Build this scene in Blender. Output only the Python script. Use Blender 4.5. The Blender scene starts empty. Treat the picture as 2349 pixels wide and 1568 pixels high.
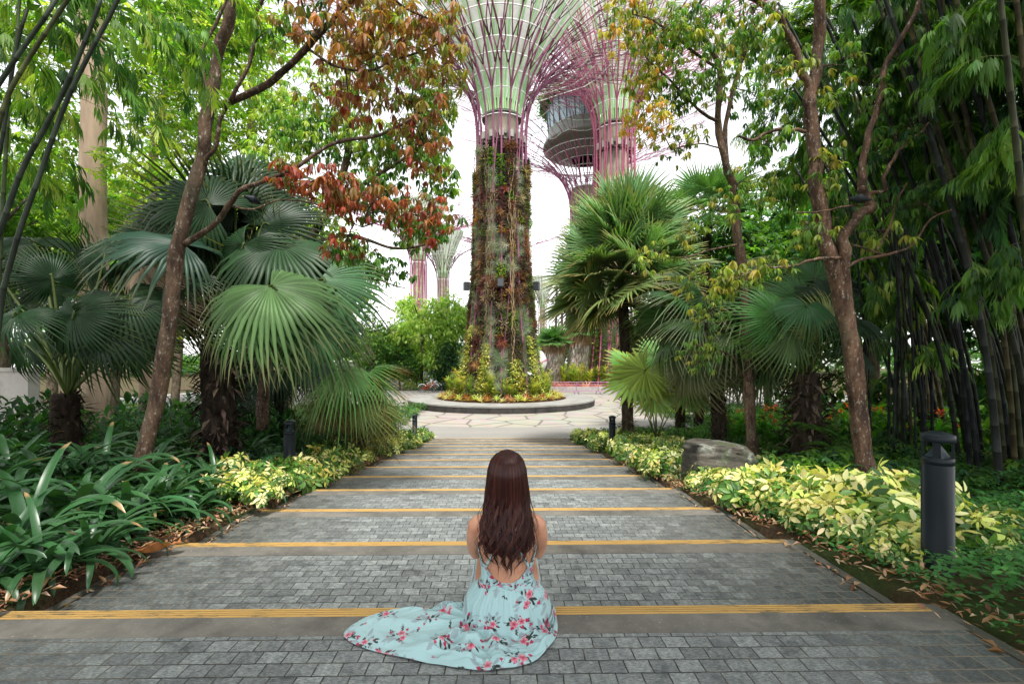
import bpy, bmesh, math, random
import numpy as np
from math import sin, cos, pi, radians, sqrt, atan2

# ------------------------------------------------------------------ camera, sky, sun, exposure
C = bpy.context.scene.collection
SC = bpy.context.scene
YAW = radians(0.9)
CAMZ = 1.4
cam_d = bpy.data.cameras.new('camera'); cam = bpy.data.objects.new('camera', cam_d); C.objects.link(cam)
cam_d.sensor_width = 36; cam_d.lens = 15.99; cam_d.shift_y = 43/2348; cam_d.clip_end = 2000; cam_d.clip_start = 0.05
cam.location = (0, 0, CAMZ); cam.rotation_euler = (radians(90), 0, -YAW)
SC.camera = cam
SUN_EL, SUN_AZ = radians(60), radians(165)       # azimuth from +Y towards +X
w = bpy.data.worlds.new('World'); SC.world = w; w.use_nodes = True
nt = w.node_tree
bg = nt.nodes['Background']
sky = nt.nodes.new('ShaderNodeTexSky'); sky.sky_type = 'NISHITA'; sky.sun_disc = False
sky.sun_elevation = SUN_EL; sky.sun_rotation = SUN_AZ; sky.dust_density = 1.0; sky.air_density = 1.0
hs = nt.nodes.new('ShaderNodeHueSaturation'); hs.inputs['Saturation'].default_value = 0.10
nt.links.new(sky.outputs[0], hs.inputs['Color']); nt.links.new(hs.outputs[0], bg.inputs['Color'])
bg.inputs['Strength'].default_value = 0.112
sl = bpy.data.lights.new('sun', 'SUN'); so = bpy.data.objects.new('sun', sl); C.objects.link(so)
sl.energy = 1.5; sl.angle = radians(10); sl.color = (1, .96, .9)
so.rotation_euler = (radians(90) - SUN_EL, 0, -SUN_AZ + pi)
SC.view_settings.view_transform = 'Standard'; SC.view_settings.look = 'None'; SC.view_settings.gamma = 1
SC.view_settings.exposure = 2.1
SC.cycles.max_bounces = 8; SC.cycles.diffuse_bounces = 3; SC.cycles.transmission_bounces = 4; SC.cycles.transparent_max_bounces = 4
SC.cycles.glossy_bounces = 2; SC.cycles.use_denoising = True

# ------------------------------------------------------------------ numbers taken from the place
F = 1043.0
FW = np.array([sin(YAW), cos(YAW), 0]); RT = np.array([cos(YAW), -sin(YAW), 0])
def P(x, y, D):
    p = FW*D + RT*((x-1174)/F*D)
    return np.array([p[0], p[1], CAMZ-(y-827)/F*D])
T_, R_ = 1.30, .141                 # tread and riser
Y0, XC, HW = 2.59, -.18, 2.58       # first nosing, middle and half width of the stair
PZ = -1.833                         # plaza level
def gz(y): return max(PZ+.02, min(.0, .281-.1085*y)) + .02
def G(x, D, y=None):                # point on the sloping bed below pixel column x at distance D
    p = P(x, 827, D); p[2] = gz(p[1]); return p
rng = np.random.default_rng(7)

# ------------------------------------------------------------------ mesh helpers
class MB:
    def __init__(s): s.v=[]; s.f=[]; s.c=[]; s.n=0
    def add(s, v, fs, c):
        v = np.asarray(v, float).reshape(-1, 3); k = len(v)
        c = np.asarray(c, float)
        if c.ndim == 1: c = np.broadcast_to(c, (k, 3))
        s.v.append(v); s.c.append(c)
        for f in (fs if isinstance(fs, list) else [fs]):
            f = np.asarray(f, int)
            if f.size: s.f.append(f + s.n)
        s.n += k; return s
    def inst(s, t, M, Tr, Cc):
        tv, tf = t; n, k = len(Tr), len(tv)
        if n == 0: return s
        V = np.einsum('nij,kj->nki', M, tv) + np.asarray(Tr)[:, None]
        Cc = np.asarray(Cc, float)
        if Cc.ndim == 2: Cc = np.broadcast_to(Cc[:, None], (n, k, 3))
        fs = [(f[None] + (np.arange(n)*k)[:, None, None]).reshape(-1, f.shape[1]) for f in tf]
        return s.add(V.reshape(-1, 3), fs, Cc.reshape(-1, 3))
    def build(s, name, m, parent=None, smooth=True):
        V = np.concatenate(s.v); Cc = np.concatenate(s.c)
        me = bpy.data.meshes.new(name)
        me.vertices.add(len(V)); me.vertices.foreach_set('co', V.astype(np.float32).ravel())
        idx = np.concatenate([f.ravel() for f in s.f]); tot = np.concatenate([np.full(len(f), f.shape[1]) for f in s.f])
        st = np.concatenate([[0], np.cumsum(tot)[:-1]])
        me.loops.add(len(idx)); me.loops.foreach_set('vertex_index', idx.astype(np.int32))
        me.polygons.add(len(tot)); me.polygons.foreach_set('loop_start', st.astype(np.int32))
        me.polygons.foreach_set('use_smooth', np.full(len(tot), smooth))
        me.update(calc_edges=True)
        a = me.color_attributes.new('Col', 'FLOAT_COLOR', 'POINT')
        a.data.foreach_set('color', np.concatenate([Cc, np.ones((len(Cc), 1))], 1).astype(np.float32).ravel())
        me.materials.append(m)
        o = bpy.data.objects.new(name, me); C.objects.link(o)
        if parent is not None: o.parent = parent
        return o

def nrm(a):
    a = np.asarray(a, float); return a/np.maximum(np.linalg.norm(a, axis=-1, keepdims=True), 1e-9)
def frames(d, up=(0, 0, 1), roll=None):
    """columns x,y,z with y along d and z near up"""
    y = nrm(d); up = np.broadcast_to(np.asarray(up, float), y.shape)
    x = np.cross(y, up); bad = np.linalg.norm(x, axis=-1) < 1e-3
    x[bad] = [1, 0, 0]; x = nrm(x); z = np.cross(x, y)
    if roll is not None:
        c, s = np.cos(roll)[:, None], np.sin(roll)[:, None]
        x, z = x*c+z*s, z*c-x*s
    return np.stack([x, y, z], -1)
def smooth_path(p, k=6):
    p = np.asarray(p, float)
    if len(p) < 3: return np.array([p[0]+(p[-1]-p[0])*t for t in np.linspace(0, 1, k+1)])
    q = np.vstack([2*p[0]-p[1], p, 2*p[-1]-p[-2]]); out = []
    for i in range(len(p)-1):
        a, b, c, d = q[i:i+4]
        for t in np.arange(k)/k:
            out.append(.5*((2*b)+(-a+c)*t+(2*a-5*b+4*c-d)*t*t+(-a+3*b-3*c+d)*t**3))
    out.append(p[-1]); return np.array(out)
def tube(mb, p, r, c, n=6, cap=True):
    p = np.asarray(p, float); m = len(p); r = np.broadcast_to(np.asarray(r, float), (m,))
    t = nrm(np.gradient(p, axis=0)); ref = np.array([0, 0, 1.]) if abs(t[0, 2]) < .9 else np.array([1., 0, 0])
    u = np.zeros_like(p); a = np.cross(t[0], ref); a /= np.linalg.norm(a)
    for i in range(m):
        a = a - t[i]*a.dot(t[i]); a /= max(np.linalg.norm(a), 1e-9); u[i] = a
    v = np.cross(t, u); th = np.arange(n)/n*2*pi
    V = p[:, None]+r[:, None, None]*(np.cos(th)[None, :, None]*u[:, None]+np.sin(th)[None, :, None]*v[:, None])
    i, j = np.meshgrid(np.arange(m-1), np.arange(n), indexing='ij'); j2 = (j+1) % n
    q = np.stack([i*n+j, i*n+j2, (i+1)*n+j2, (i+1)*n+j], -1).reshape(-1, 4)
    c = np.asarray(c, float)
    if c.ndim == 2: c = np.repeat(c, n, 0)
    fs = [q]
    if cap: fs += [np.arange(n)[None, ::-1], (np.arange(n)+(m-1)*n)[None]]
    mb.add(V.reshape(-1, 3), fs, c)
def box(mb, a, b, c, rz=0, origin=None):
    x0, y0, z0 = a; x1, y1, z1 = b
    v = np.array([[x0,y0,z0],[x1,y0,z0],[x1,y1,z0],[x0,y1,z0],[x0,y0,z1],[x1,y0,z1],[x1,y1,z1],[x0,y1,z1]], float)
    if rz:
        cc, ss = cos(rz), sin(rz); v[:, :2] = v[:, :2] @ np.array([[cc, ss], [-ss, cc]])
    if origin is not None: v += np.asarray(origin)
    mb.add(v, np.array([[3,2,1,0],[4,5,6,7],[0,1,5,4],[1,2,6,5],[2,3,7,6],[3,0,4,7]]), c)
def lathe(mb, prof, c, n=32, ctr=(0, 0, 0), a0=0, a1=2*pi, wob=None):
    prof = np.asarray(prof, float); m = len(prof); full = abs(a1-a0-2*pi) < 1e-6
    th = a0+(a1-a0)*np.arange(n)/(n if full else n-1)
    V = np.stack([prof[:, 0][:, None]*np.cos(th), prof[:, 0][:, None]*np.sin(th), np.broadcast_to(prof[:, 1][:, None], (m, n))], -1)+np.asarray(ctr)
    i, j = np.meshgrid(np.arange(m-1), np.arange(n if full else n-1), indexing='ij'); j2 = (j+1) % n
    q = np.stack([i*n+j, i*n+j2, (i+1)*n+j2, (i+1)*n+j], -1).reshape(-1, 4)
    mb.add(V.reshape(-1, 3), [q], c)
def sheet(mb, V, c):
    a, b = V.shape[:2]
    i, j = np.meshgrid(np.arange(a-1), np.arange(b-1), indexing='ij')
    q = np.stack([i*b+j, (i+1)*b+j, (i+1)*b+j+1, i*b+j+1], -1).reshape(-1, 4)
    mb.add(V.reshape(-1, 3), [q], c)

# ------------------------------------------------------------------ scene bookkeeping
def thing(name, label, cat, loc=(0, 0, 0), group=None, rz=0):
    o = bpy.data.objects.new(name, None); C.objects.link(o); o.location = [float(x) for x in loc]; o.rotation_euler = (0, 0, rz)
    o.empty_display_size = .1
    return tag(o, label, cat, group)
def tag(o, label, cat, group=None):
    o['label'] = label; o['category'] = cat
    if group: o['group'] = group
    return o
def kind(o, k): o['kind'] = k; return o
def dup(root, loc, rz=0, sc=1, label=None, tilt=(0, 0)):
    r = root.copy(); C.objects.link(r); r.location = [float(x) for x in loc]; r.rotation_euler = (tilt[0], tilt[1], rz); r.scale = (sc,)*3
    if label: r['label'] = label
    for ch in list(root.children):
        c = ch.copy(); C.objects.link(c); c.parent = r
        for g in ch.children:
            d = g.copy(); C.objects.link(d); d.parent = c
    return r

# ------------------------------------------------------------------ materials
def mat(name):
    m = bpy.data.materials.new(name); m.use_nodes = True; nt = m.node_tree; nt.nodes.clear()
    out = nt.nodes.new('ShaderNodeOutputMaterial'); return m, nt, out
def N(nt, t, **kw):
    n = nt.nodes.new(t)
    for k, v in kw.items():
        if k in n.inputs: n.inputs[k].default_value = v
        else: setattr(n, k, v)
    return n
def L(nt, a, b): nt.links.new(a, b)
def ramp(nt, fac, stops):
    r = nt.nodes.new('ShaderNodeValToRGB'); L(nt, fac, r.inputs[0]); e = r.color_ramp.elements
    e[0].position, e[1].position = stops[0][0], stops[-1][0]
    e[0].color = (*stops[0][1], 1); e[1].color = (*stops[-1][1], 1)
    for p, c in stops[1:-1]:
        x = e.new(p); x.color = (*c, 1)
    return r.outputs[0]
def mixc(nt, a, b, fac, mode='MIX'):
    m = nt.nodes.new('ShaderNodeMix'); m.data_type = 'RGBA'; m.blend_type = mode
    for s, v in ((m.inputs[0], fac), (m.inputs[6], a), (m.inputs[7], b)):
        if hasattr(v, 'links'): L(nt, v, s)
        else: s.default_value = (*v, 1) if isinstance(v, tuple) else v
    return m.outputs[2]
def noise(nt, scale, detail=4, vec=None, rough=.6):
    n = N(nt, 'ShaderNodeTexNoise', Scale=scale, Detail=detail, Roughness=rough)
    if vec is not None: L(nt, vec, n.inputs['Vector'])
    return n.outputs[0]
def coords(nt, scale=(1, 1, 1), loc=(0, 0, 0), world=True):
    if world:
        g = nt.nodes.new('ShaderNodeNewGeometry'); o = g.outputs['Position']
    else:
        g = nt.nodes.new('ShaderNodeTexCoord'); o = g.outputs['Object']
    mp = N(nt, 'ShaderNodeMapping'); mp.inputs['Scale'].default_value = scale; mp.inputs['Location'].default_value = loc
    L(nt, o, mp.inputs['Vector']); return mp.outputs[0]
def principled(nt, out, col, rough=.7, bump=None, bstr=.3, bdist=.01, metal=0, spec=.5):
    b = N(nt, 'ShaderNodeBsdfPrincipled'); L(nt, b.outputs[0], out.inputs[0])
    for s, v in ((b.inputs['Base Color'], col), (b.inputs['Roughness'], rough)):
        if hasattr(v, 'links'): L(nt, v, s)
        else: s.default_value = (*v, 1) if isinstance(v, tuple) else v
    b.inputs['Metallic'].default_value = metal; b.inputs['Specular IOR Level'].default_value = spec
    if bump is not None:
        n = N(nt, 'ShaderNodeBump', Strength=bstr, Distance=bdist); L(nt, bump, n.inputs['Height']); L(nt, n.outputs[0], b.inputs['Normal'])
    return b
def attr_mat(name, rough=.6, nscale=8., namp=.25, spec=.4, bstr=0., bscale=30., metal=0., stretch=(1, 1, 1)):
    m, nt, out = mat(name); a = N(nt, 'ShaderNodeAttribute', attribute_name='Col')
    v = coords(nt, stretch, world=False)
    f = noise(nt, nscale, 5, v)
    c = mixc(nt, a.outputs['Color'], ramp(nt, f, [(.3, (1-namp*2,)*3), (.7, (1+namp,)*3)]), 1.0, 'MULTIPLY')
    principled(nt, out, c, rough, noise(nt, bscale, 4, v) if bstr else None, bstr, .02, metal, spec)
    return m
def leaf_mat(name, trans=.35, rough=.42, spec=.35):
    m, nt, out = mat(name); a = N(nt, 'ShaderNodeAttribute', attribute_name='Col')
    b = N(nt, 'ShaderNodeBsdfPrincipled', Roughness=rough); b.inputs['Specular IOR Level'].default_value = spec
    L(nt, a.outputs['Color'], b.inputs['Base Color'])
    t = N(nt, 'ShaderNodeBsdfTranslucent')
    L(nt, mixc(nt, a.outputs['Color'], (1.7, 2.0, .5), 1.0, 'MULTIPLY'), t.inputs['Color'])
    x = N(nt, 'ShaderNodeMixShader', Fac=trans); L(nt, b.outputs[0], x.inputs[1]); L(nt, t.outputs[0], x.inputs[2]); L(nt, x.outputs[0], out.inputs[0])
    return m
M_leaf = leaf_mat('leaf', .42, .5, .28); M_frond = leaf_mat('palm_frond', .18, .45, .25); M_dry = leaf_mat('dry_leaf', .15, .8, .1)
M_petal = leaf_mat('cream_leaf', .25, .45, .4)
M_bark = attr_mat('bark', .85, 9, .42, .2, 1.0, 26, stretch=(1, 1, .3))
def add_flecks(m, col, sc, lo, hi, amt):
    nt = m.node_tree; b = nt.nodes['Principled BSDF']; src = b.inputs['Base Color'].links[0].from_socket
    L(nt, mixc(nt, src, col, ramp(nt, noise(nt, sc, 6, coords(nt, (1, 1, .5), world=False), .75), [(lo, (0,)*3), (hi, (amt,)*3)])), b.inputs['Base Color'])
add_flecks(M_bark, (.36, .33, .28), 34, .56, .64, .8)
add_flecks(M_bark, (.025, .015, .012), 7, .50, .66, .8)
add_flecks(M_bark, (.17, .15, .10), 3, .55, .7, .5)
M_bark_pale = attr_mat('smooth_bark', .7, 3, .25, .3, .5, 14, stretch=(1, 1, .15))
M_culm = attr_mat('bamboo_culm', .6, 5, .3, .2)
M_steel = attr_mat('painted_steel', .6, 3, .10, .2)
M_paint = attr_mat('paint', .5, 2, .05, .4)
M_fiber = attr_mat('palm_fibre', .9, 14, .4, .1, 1.0, 40, stretch=(1, 1, .3))
M_stuff = attr_mat('soil_and_stone', .95, 5, .3, .1, .6, 30)
def concrete_mat(name, c1, c2, dark, scale=3, drip=False, speck=True):
    m, nt, out = mat(name); v = coords(nt); vs = coords(nt, (1.2, 1.2, .12)) if drip else coords(nt, (1, 1, 1), (7, 3, 1))
    c = mixc(nt, c1, c2, ramp(nt, noise(nt, scale, 6, v), [(.35, (0,)*3), (.65, (1,)*3)]))
    c = mixc(nt, c, dark, ramp(nt, noise(nt, 1.3, 5, vs, .7), [(.48, (0,)*3), (.72, (.85,)*3)]))
    if speck:
        c = mixc(nt, c, (.5, .48, .43), ramp(nt, noise(nt, 55, 3, v), [(.63, (0,)*3), (.75, (.5,)*3)]))
    principled(nt, out, c, .85, noise(nt, 60, 4, v), .35, .006, 0, .25); return m
# ------------------------------------------------------------------ stairs, plaza, ground
def paver_mat():
    m, nt, out = mat('stone_setts'); v = coords(nt, (1, 1, 1), (.03, 0, 0))
    # straight courses: every course follows the step edge
    wob = N(nt, 'ShaderNodeTexNoise', Scale=14.0, Detail=3.0); L(nt, v, wob.inputs['Vector'])
    wv = N(nt, 'ShaderNodeVectorMath', operation='MULTIPLY_ADD'); L(nt, wob.outputs['Color'], wv.inputs[0]); wv.inputs[1].default_value = (.012, .009, 0); L(nt, v, wv.inputs[2])
    br = N(nt, 'ShaderNodeTexBrick', Scale=1.0); L(nt, wv.outputs[0], br.inputs['Vector'])
    br.inputs['Brick Width'].default_value = .118; br.inputs['Row Height'].default_value = .0886; br.inputs['Mortar Size'].default_value = .0034
    br.inputs['Mortar Smooth'].default_value = .25; br.inputs['Bias'].default_value = 0
    br.inputs['Color1'].default_value = (0, 0, 0, 1); br.inputs['Color2'].default_value = (1, 1, 1, 1); br.inputs['Mortar'].default_value = (.5, .5, .5, 1)
    br.offset = .5
    base = ramp(nt, br.outputs['Color'], [(0, (.15, .16, .16)), (.5, (.195, .21, .208)), (1, (.25, .268, .262))])
    # streaky cleft face of each stone
    st = noise(nt, 1.0, 8, coords(nt, (46, 150, 60)), .75)
    st2 = noise(nt, 1.0, 7, coords(nt, (24, 19, 20), (3, 9, 0)), .7)
    c = mixc(nt, base, ramp(nt, st, [(.34, (.35, .37, .40)), (.5, (1, 1, 1)), (.66, (1.75, 1.73, 1.65))]), 1.0, 'MULTIPLY')
    c = mixc(nt, c, ramp(nt, st2, [(.3, (.55, .57, .6)), (.62, (1.12, 1.12, 1.1))]), 1.0, 'MULTIPLY')
    # mossy margins towards the beds, lens vignette darkening painted in with them
    sx = N(nt, 'ShaderNodeSeparateXYZ'); L(nt, coords(nt), sx.inputs[0])
    a = N(nt, 'ShaderNodeMath', operation='ADD'); L(nt, sx.outputs[0], a.inputs[0]); a.inputs[1].default_value = .18
    ab = N(nt, 'ShaderNodeMath', operation='ABSOLUTE'); L(nt, a.outputs[0], ab.inputs[0])
    nn = noise(nt, 1.6, 5, coords(nt)); ad = N(nt, 'ShaderNodeMath', operation='MULTIPLY_ADD'); L(nt, nn, ad.inputs[0]); ad.inputs[1].default_value = 1.6; L(nt, ab.outputs[0], ad.inputs[2])
    edge = N(nt, 'ShaderNodeMapRange'); L(nt, ad.outputs[0], edge.inputs[0]); edge.inputs[1].default_value = 2.0; edge.inputs[2].default_value = 3.3
    moss_vignette = edge.outputs[0]
    c = mixc(nt, c, mixc(nt, c, (.42, .43, .42), 1.0, 'MULTIPLY'), moss_vignette)
    # stains
    sp = ramp(nt, noise(nt, 4.0, 6, coords(nt, (1, 1.4, 1), (2, 2, 2)), .65), [(.56, (0,)*3), (.68, (.6,)*3)])
    c = mixc(nt, c, (.035, .04, .045), sp)
    pale = ramp(nt, noise(nt, 9.0, 6, coords(nt, (1, 1, 1), (8, 1, 2)), .7), [(.64, (0,)*3), (.74, (.35,)*3)])
    c = mixc(nt, c, (.42, .39, .33), pale)
    mort = mixc(nt, (.03, .028, .024), (.21, .17, .12), moss_vignette)
    mort = mixc(nt, mort, (.16, .14, .11), ramp(nt, noise(nt, 12, 3, coords(nt)), [(.5, (0,)*3), (.7, (.6,)*3)]))
    c = mixc(nt, c, mort, br.outputs['Fac'])
    inv = N(nt, 'ShaderNodeMath', operation='SUBTRACT'); inv.inputs[0].default_value = 1; L(nt, br.outputs['Fac'], inv.inputs[1])
    h = N(nt, 'ShaderNodeMath', operation='MULTIPLY_ADD'); L(nt, st, h.inputs[0]); h.inputs[1].default_value = .35; L(nt, inv.outputs[0], h.inputs[2])
    principled(nt, out, c, .62, h.outputs[0], .8, .008, 0, .35); return m
M_paver = paver_mat()
M_band = concrete_mat('step_concrete', (.12, .112, .098), (.18, .168, .145), (.045, .045, .038), 5)
def yellow_mat():
    m, nt, out = mat('worn_yellow_paint'); v = coords(nt, (1, 1, 1))
    sx = N(nt, 'ShaderNodeSeparateXYZ'); L(nt, v, sx.inputs[0])
    a = N(nt, 'ShaderNodeMath', operation='ADD'); L(nt, sx.outputs[0], a.inputs[0]); a.inputs[1].default_value = .18
    ab = N(nt, 'ShaderNodeMath', operation='ABSOLUTE'); L(nt, a.outputs[0], ab.inputs[0])
    n1 = noise(nt, 1.0, 6, coords(nt, (5, 30, 1)), .75)
    sc = N(nt, 'ShaderNodeMath', operation='MULTIPLY_ADD'); L(nt, ab.outputs[0], sc.inputs[0]); sc.inputs[1].default_value = .055; L(nt, n1, sc.inputs[2])
    c = mixc(nt, (.47, .285, .085), (.10, .085, .05), ramp(nt, sc.outputs[0], [(.60, (0,)*3), (.74, (.9,)*3)]))
    principled(nt, out, c, .7, n1, .3, .004); return m
M_yellow = yellow_mat()
W0 = np.ones(3)
steps = []
for k in range(-2, 13):
    ya, yb = (Y0+(k-1)*T_, Y0+k*T_) if k > 0 else (Y0-T_*(1-k), Y0+k*T_)
    z = -R_*k if k > 0 else 0.0
    if k <= 0 and k > -2: continue
    if k == -2: ya, yb, z = -2.6, Y0, 0.0
    b1, y1 = yb-.26, yb-.085
    mb = MB(); box(mb, (XC-HW, ya, z-.5), (XC+HW, b1, z), W0); o = mb.build('step_paving', M_paver, smooth=False); kind(o, 'structure')
    mb = MB(); box(mb, (XC-HW-.02, b1, z-.5), (XC+HW+.02, yb, z+.001), W0); o2 = mb.build('step_edge', M_band, smooth=False); kind(o2, 'structure')
    mb = MB()
    for q in range(4): # four raised ribs of the non-slip strip
        yy = y1+q*.021; box(mb, (XC-HW+.01, yy, z+.0012), (XC+HW-.01, yy+.0135, z+.005), W0)
    o3 = mb.build('nosing_strip', M_yellow, smooth=False); kind(o3, 'structure')
# rough border slabs beside the flight
mb = MB()
M_border = concrete_mat('border_concrete', (.075, .075, .062), (.13, .125, .105), (.03, .035, .02), 4)
for s in (-1, 1):
    for k in range(-3, 14):
        ya = Y0+(k-1)*T_ if k > -3 else -2.6; z = -R_*max(k, 0)
        a, b = (XC+s*(HW+.0205), XC+s*(HW+.09)) if s > 0 else (XC+s*(HW+.09), XC+s*(HW+.0205))
        if k == 13: continue
        box(mb, (a, ya+.003, z-.4), (b, Y0+k*T_-.003 if k > -3 else Y0-4*T_+.0, z-.002), W0)
kind(mb.build('kerb', M_border, smooth=False), 'structure')

SX, SY = -.24, 34.5
def plaza_mat():
    m, nt, out = mat('crazy_paving'); v = coords(nt)
    vo = N(nt, 'ShaderNodeTexVoronoi', Scale=.55, Randomness=.9); vo.feature = 'DISTANCE_TO_EDGE'; vo.voronoi_dimensions = '2D'
    wv = N(nt, 'ShaderNodeVectorMath', operation='ADD'); L(nt, v, wv.inputs[0])
    L(nt, v, vo.inputs['Vector'])
    line = ramp(nt, vo.outputs['Distance'], [(.03, (1,)*3), (.045, (0,)*3)])
    vc = N(nt, 'ShaderNodeTexVoronoi', Scale=1.1); vc.voronoi_dimensions = '2D'; L(nt, v, vc.inputs['Vector'])
    base = mixc(nt, (.245, .222, .19), (.33, .30, .26), noise(nt, .8, 5, v))
    base = mixc(nt, base, vc.outputs['Color'], .05)
    base = mixc(nt, base, (.35, .31, .25), ramp(nt, noise(nt, 2.5, 6, v, .7), [(.55, (0,)*3), (.75, (.5,)*3)]))
    c = mixc(nt, base, (.135, .125, .112), line)
    # outside the ring round the planter the paving is plain grey granite
    sb = N(nt, 'ShaderNodeVectorMath', operation='DISTANCE'); L(nt, coords(nt, (1, 1, 0)), sb.inputs[0]); sb.inputs[1].default_value = (SX, SY, 0)
    rad = N(nt, 'ShaderNodeMapRange'); L(nt, sb.outputs['Value'], rad.inputs[0]); rad.inputs[1].default_value = 12.3; rad.inputs[2].default_value = 12.4
    jo = N(nt, 'ShaderNodeTexBrick', Scale=1.0); L(nt, coords(nt), jo.inputs['Vector']); jo.inputs['Brick Width'].default_value = 1.4; jo.inputs['Row Height'].default_value = .7
    jo.inputs['Mortar Size'].default_value = .012; jo.inputs['Color1'].default_value = (.21, .20, .185, 1); jo.inputs['Color2'].default_value = (.24, .23, .21, 1); jo.inputs['Mortar'].default_value = (.24, .23, .21, 1)
    g = mixc(nt, jo.outputs['Color'], (.25, .24, .22), ramp(nt, noise(nt, 1.2, 6, v, .7), [(.5, (0,)*3), (.75, (.6,)*3)]))
    c = mixc(nt, c, g, rad.outputs[0])
    principled(nt, out, c, .75, noise(nt, 30, 3, v), .15, .005, 0, .3); return m
mb = MB(); th = np.linspace(0, 2*pi, 97)
rr = np.array([0, 7, 12, 18, 26, 34]); V = np.stack([SX+rr[:, None]*np.cos(th), SY+rr[:, None]*np.sin(th)*np.ones((6, 1)), np.full((6, 97), PZ)], -1)
keep = V.copy(); keep[..., 1] = np.maximum(keep[..., 1], Y0+12*T_-.001)
sheet(mb, keep, W0); kind(mb.build('plaza', plaza_mat(), smooth=False), 'structure')

def ground_mat():
    m, nt, out = mat('soil_with_litter'); v = coords(nt)
    c = mixc(nt, (.045, .03, .018), (.12, .075, .045), ramp(nt, noise(nt, 7, 7, v, .75), [(.35, (0,)*3), (.7, (1,)*3)]))
    c = mixc(nt, c, (.03, .06, .015), ramp(nt, noise(nt, 1.3, 5, v), [(.45, (0,)*3), (.6, (.75,)*3)]))
    principled(nt, out, c, .95, noise(nt, 40, 5, v), .8, .03, 0, .1); return m
xs = np.unique(np.concatenate([np.linspace(-160, -14, 14), np.linspace(-14, XC-HW-.12, 46), [XC-HW-.095, XC+HW+.095], np.linspace(XC+HW+.12, 14, 46), np.linspace(14, 160, 14)]))
ys = np.unique(np.concatenate([[-30, -10, -4], np.linspace(-2, 19, 85), np.linspace(20, 60, 20), [80, 120, 200, 400]]))
gr = np.random.default_rng(3); Z = np.zeros((len(ys), len(xs)))
for i, y in enumerate(ys):
    for j, x in enumerate(xs):
        z = gz(y); d = abs(x-XC)-HW-.105
        if d < 0: z = z-.45 if y < Y0+12*T_-.2 else PZ-.05
        else:
            z += .03*sin(x*2.1+y)*sin(y*1.7) + .10*min(1, d/3) - .05*max(0, 1-d/.3)
            if y > 18: z = PZ-.04
        Z[i, j] = z
V = np.stack([np.broadcast_to(xs, Z.shape), np.broadcast_to(ys[:, None], Z.shape), Z], -1)
mb = MB(); sheet(mb, V, W0); kind(mb.build('ground', ground_mat()), 'structure')

# round planter wall of dark stone segments, and its seat slabs
t = thing('round_planter', 'low round planter of dark stone with a broad pale seat around the plant covered tower', 'planter', (SX, SY, PZ))
M_seat = concrete_mat('seat_stone', (.22, .215, .20), (.29, .283, .265), (.14, .14, .13), 1.2, speck=False)
M_wall = concrete_mat('wall_stone', (.035, .032, .03), (.055, .05, .046), (.02, .018, .017), 1.5, speck=False)
R1, R2 = 6.95, 4.85
nseg = 30
for i in range(nseg):
    a0, a1 = 2*pi*i/nseg+.0016, 2*pi*(i+1)/nseg-.0016
    mb = MB(); lathe(mb, [(R1-.02, 0), (R1, .36), (R1-.3, .36), (R1-.3, 0)], W0, 7, a0=a0, a1=a1)
    cap_ = np.array([0, 7, 14, 21]); mb.f.append(cap_[None]); mb.f.append((cap_+6)[None, ::-1])
    mb.build('wall_segment', M_wall, t, False)
mb = MB(); lathe(mb, [(R1+.02, .365), (R1+.03, .46), (R2, .46), (R2, .2)], W0, 120); mb.build('seat', M_seat, t, False)
mb = MB(); n = 40
rr = np.linspace(0, R2, 8); th = np.linspace(0, 2*pi, 65)
V = np.stack([rr[:, None]*np.cos(th), rr[:, None]*np.sin(th), .42+.35*(1-(rr[:, None]/R2)**2)+.03*np.sin(5*th+rr[:, None]*3)], -1)
sheet(mb, V, np.array([.06, .03, .02])); mb.build('soil', M_stuff, t)
# ------------------------------------------------------------------ leaf templates (length 1 along +Y, Z up)
def leaf_t(wd, rows=((.0, 0), (.25, .8), (.55, 1), (.82, .55), (1, 0)), droop=.15, fold=.12):
    v = []; f4 = []; f3 = []
    for i, (t, s) in enumerate(rows):
        z = -droop*t*t
        if s == 0: v.append((0, t, z))
        else:
            v += [(-wd/2*s, t, z+fold*wd*s), (0, t, z), (wd/2*s, t, z+fold*wd*s)]
    idx = []; n = 0
    for t, s in rows:
        idx.append([n] if s == 0 else [n, n+1, n+2]); n += len(idx[-1])
    for a, b in zip(idx, idx[1:]):
        if len(a) == 1 and len(b) == 3: f3 += [(a[0], b[1], b[0]), (a[0], b[2], b[1])]
        elif len(a) == 3 and len(b) == 1: f3 += [(a[0], a[1], b[0]), (a[1], a[2], b[0])]
        else: f4 += [(a[0], a[1], b[1], b[0]), (a[1], a[2], b[2], b[1])]
    return np.array(v, float), [np.array(f3, int).reshape(-1, 3), np.array(f4, int).reshape(-1, 4)]
LOW = ((0, 0), (.45, 1), (1, 0))
leaf_lo = leaf_t(.38, LOW); leaf_mid = leaf_t(.36, ((0, 0), (.3, .9), (.65, .9), (1, 0)), .25, .15)
leaf_nar = leaf_t(.13, LOW, .25); leaf_hi = leaf_t(.42)
def group_t(parts):
    """join several placed templates: (template, M, T)"""
    v = []; fs = []; n = 0
    for (tv, tf), M, T in parts:
        v.append(tv @ M.T + T); fs += [f+n for f in tf]; n += len(tv)
    f3 = [f for f in fs if f.size and f.shape[1] == 3]; f4 = [f for f in fs if f.size and f.shape[1] == 4]
    o = []
    if f3: o.append(np.concatenate(f3))
    if f4: o.append(np.concatenate(f4))
    return np.concatenate(v), o
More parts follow.
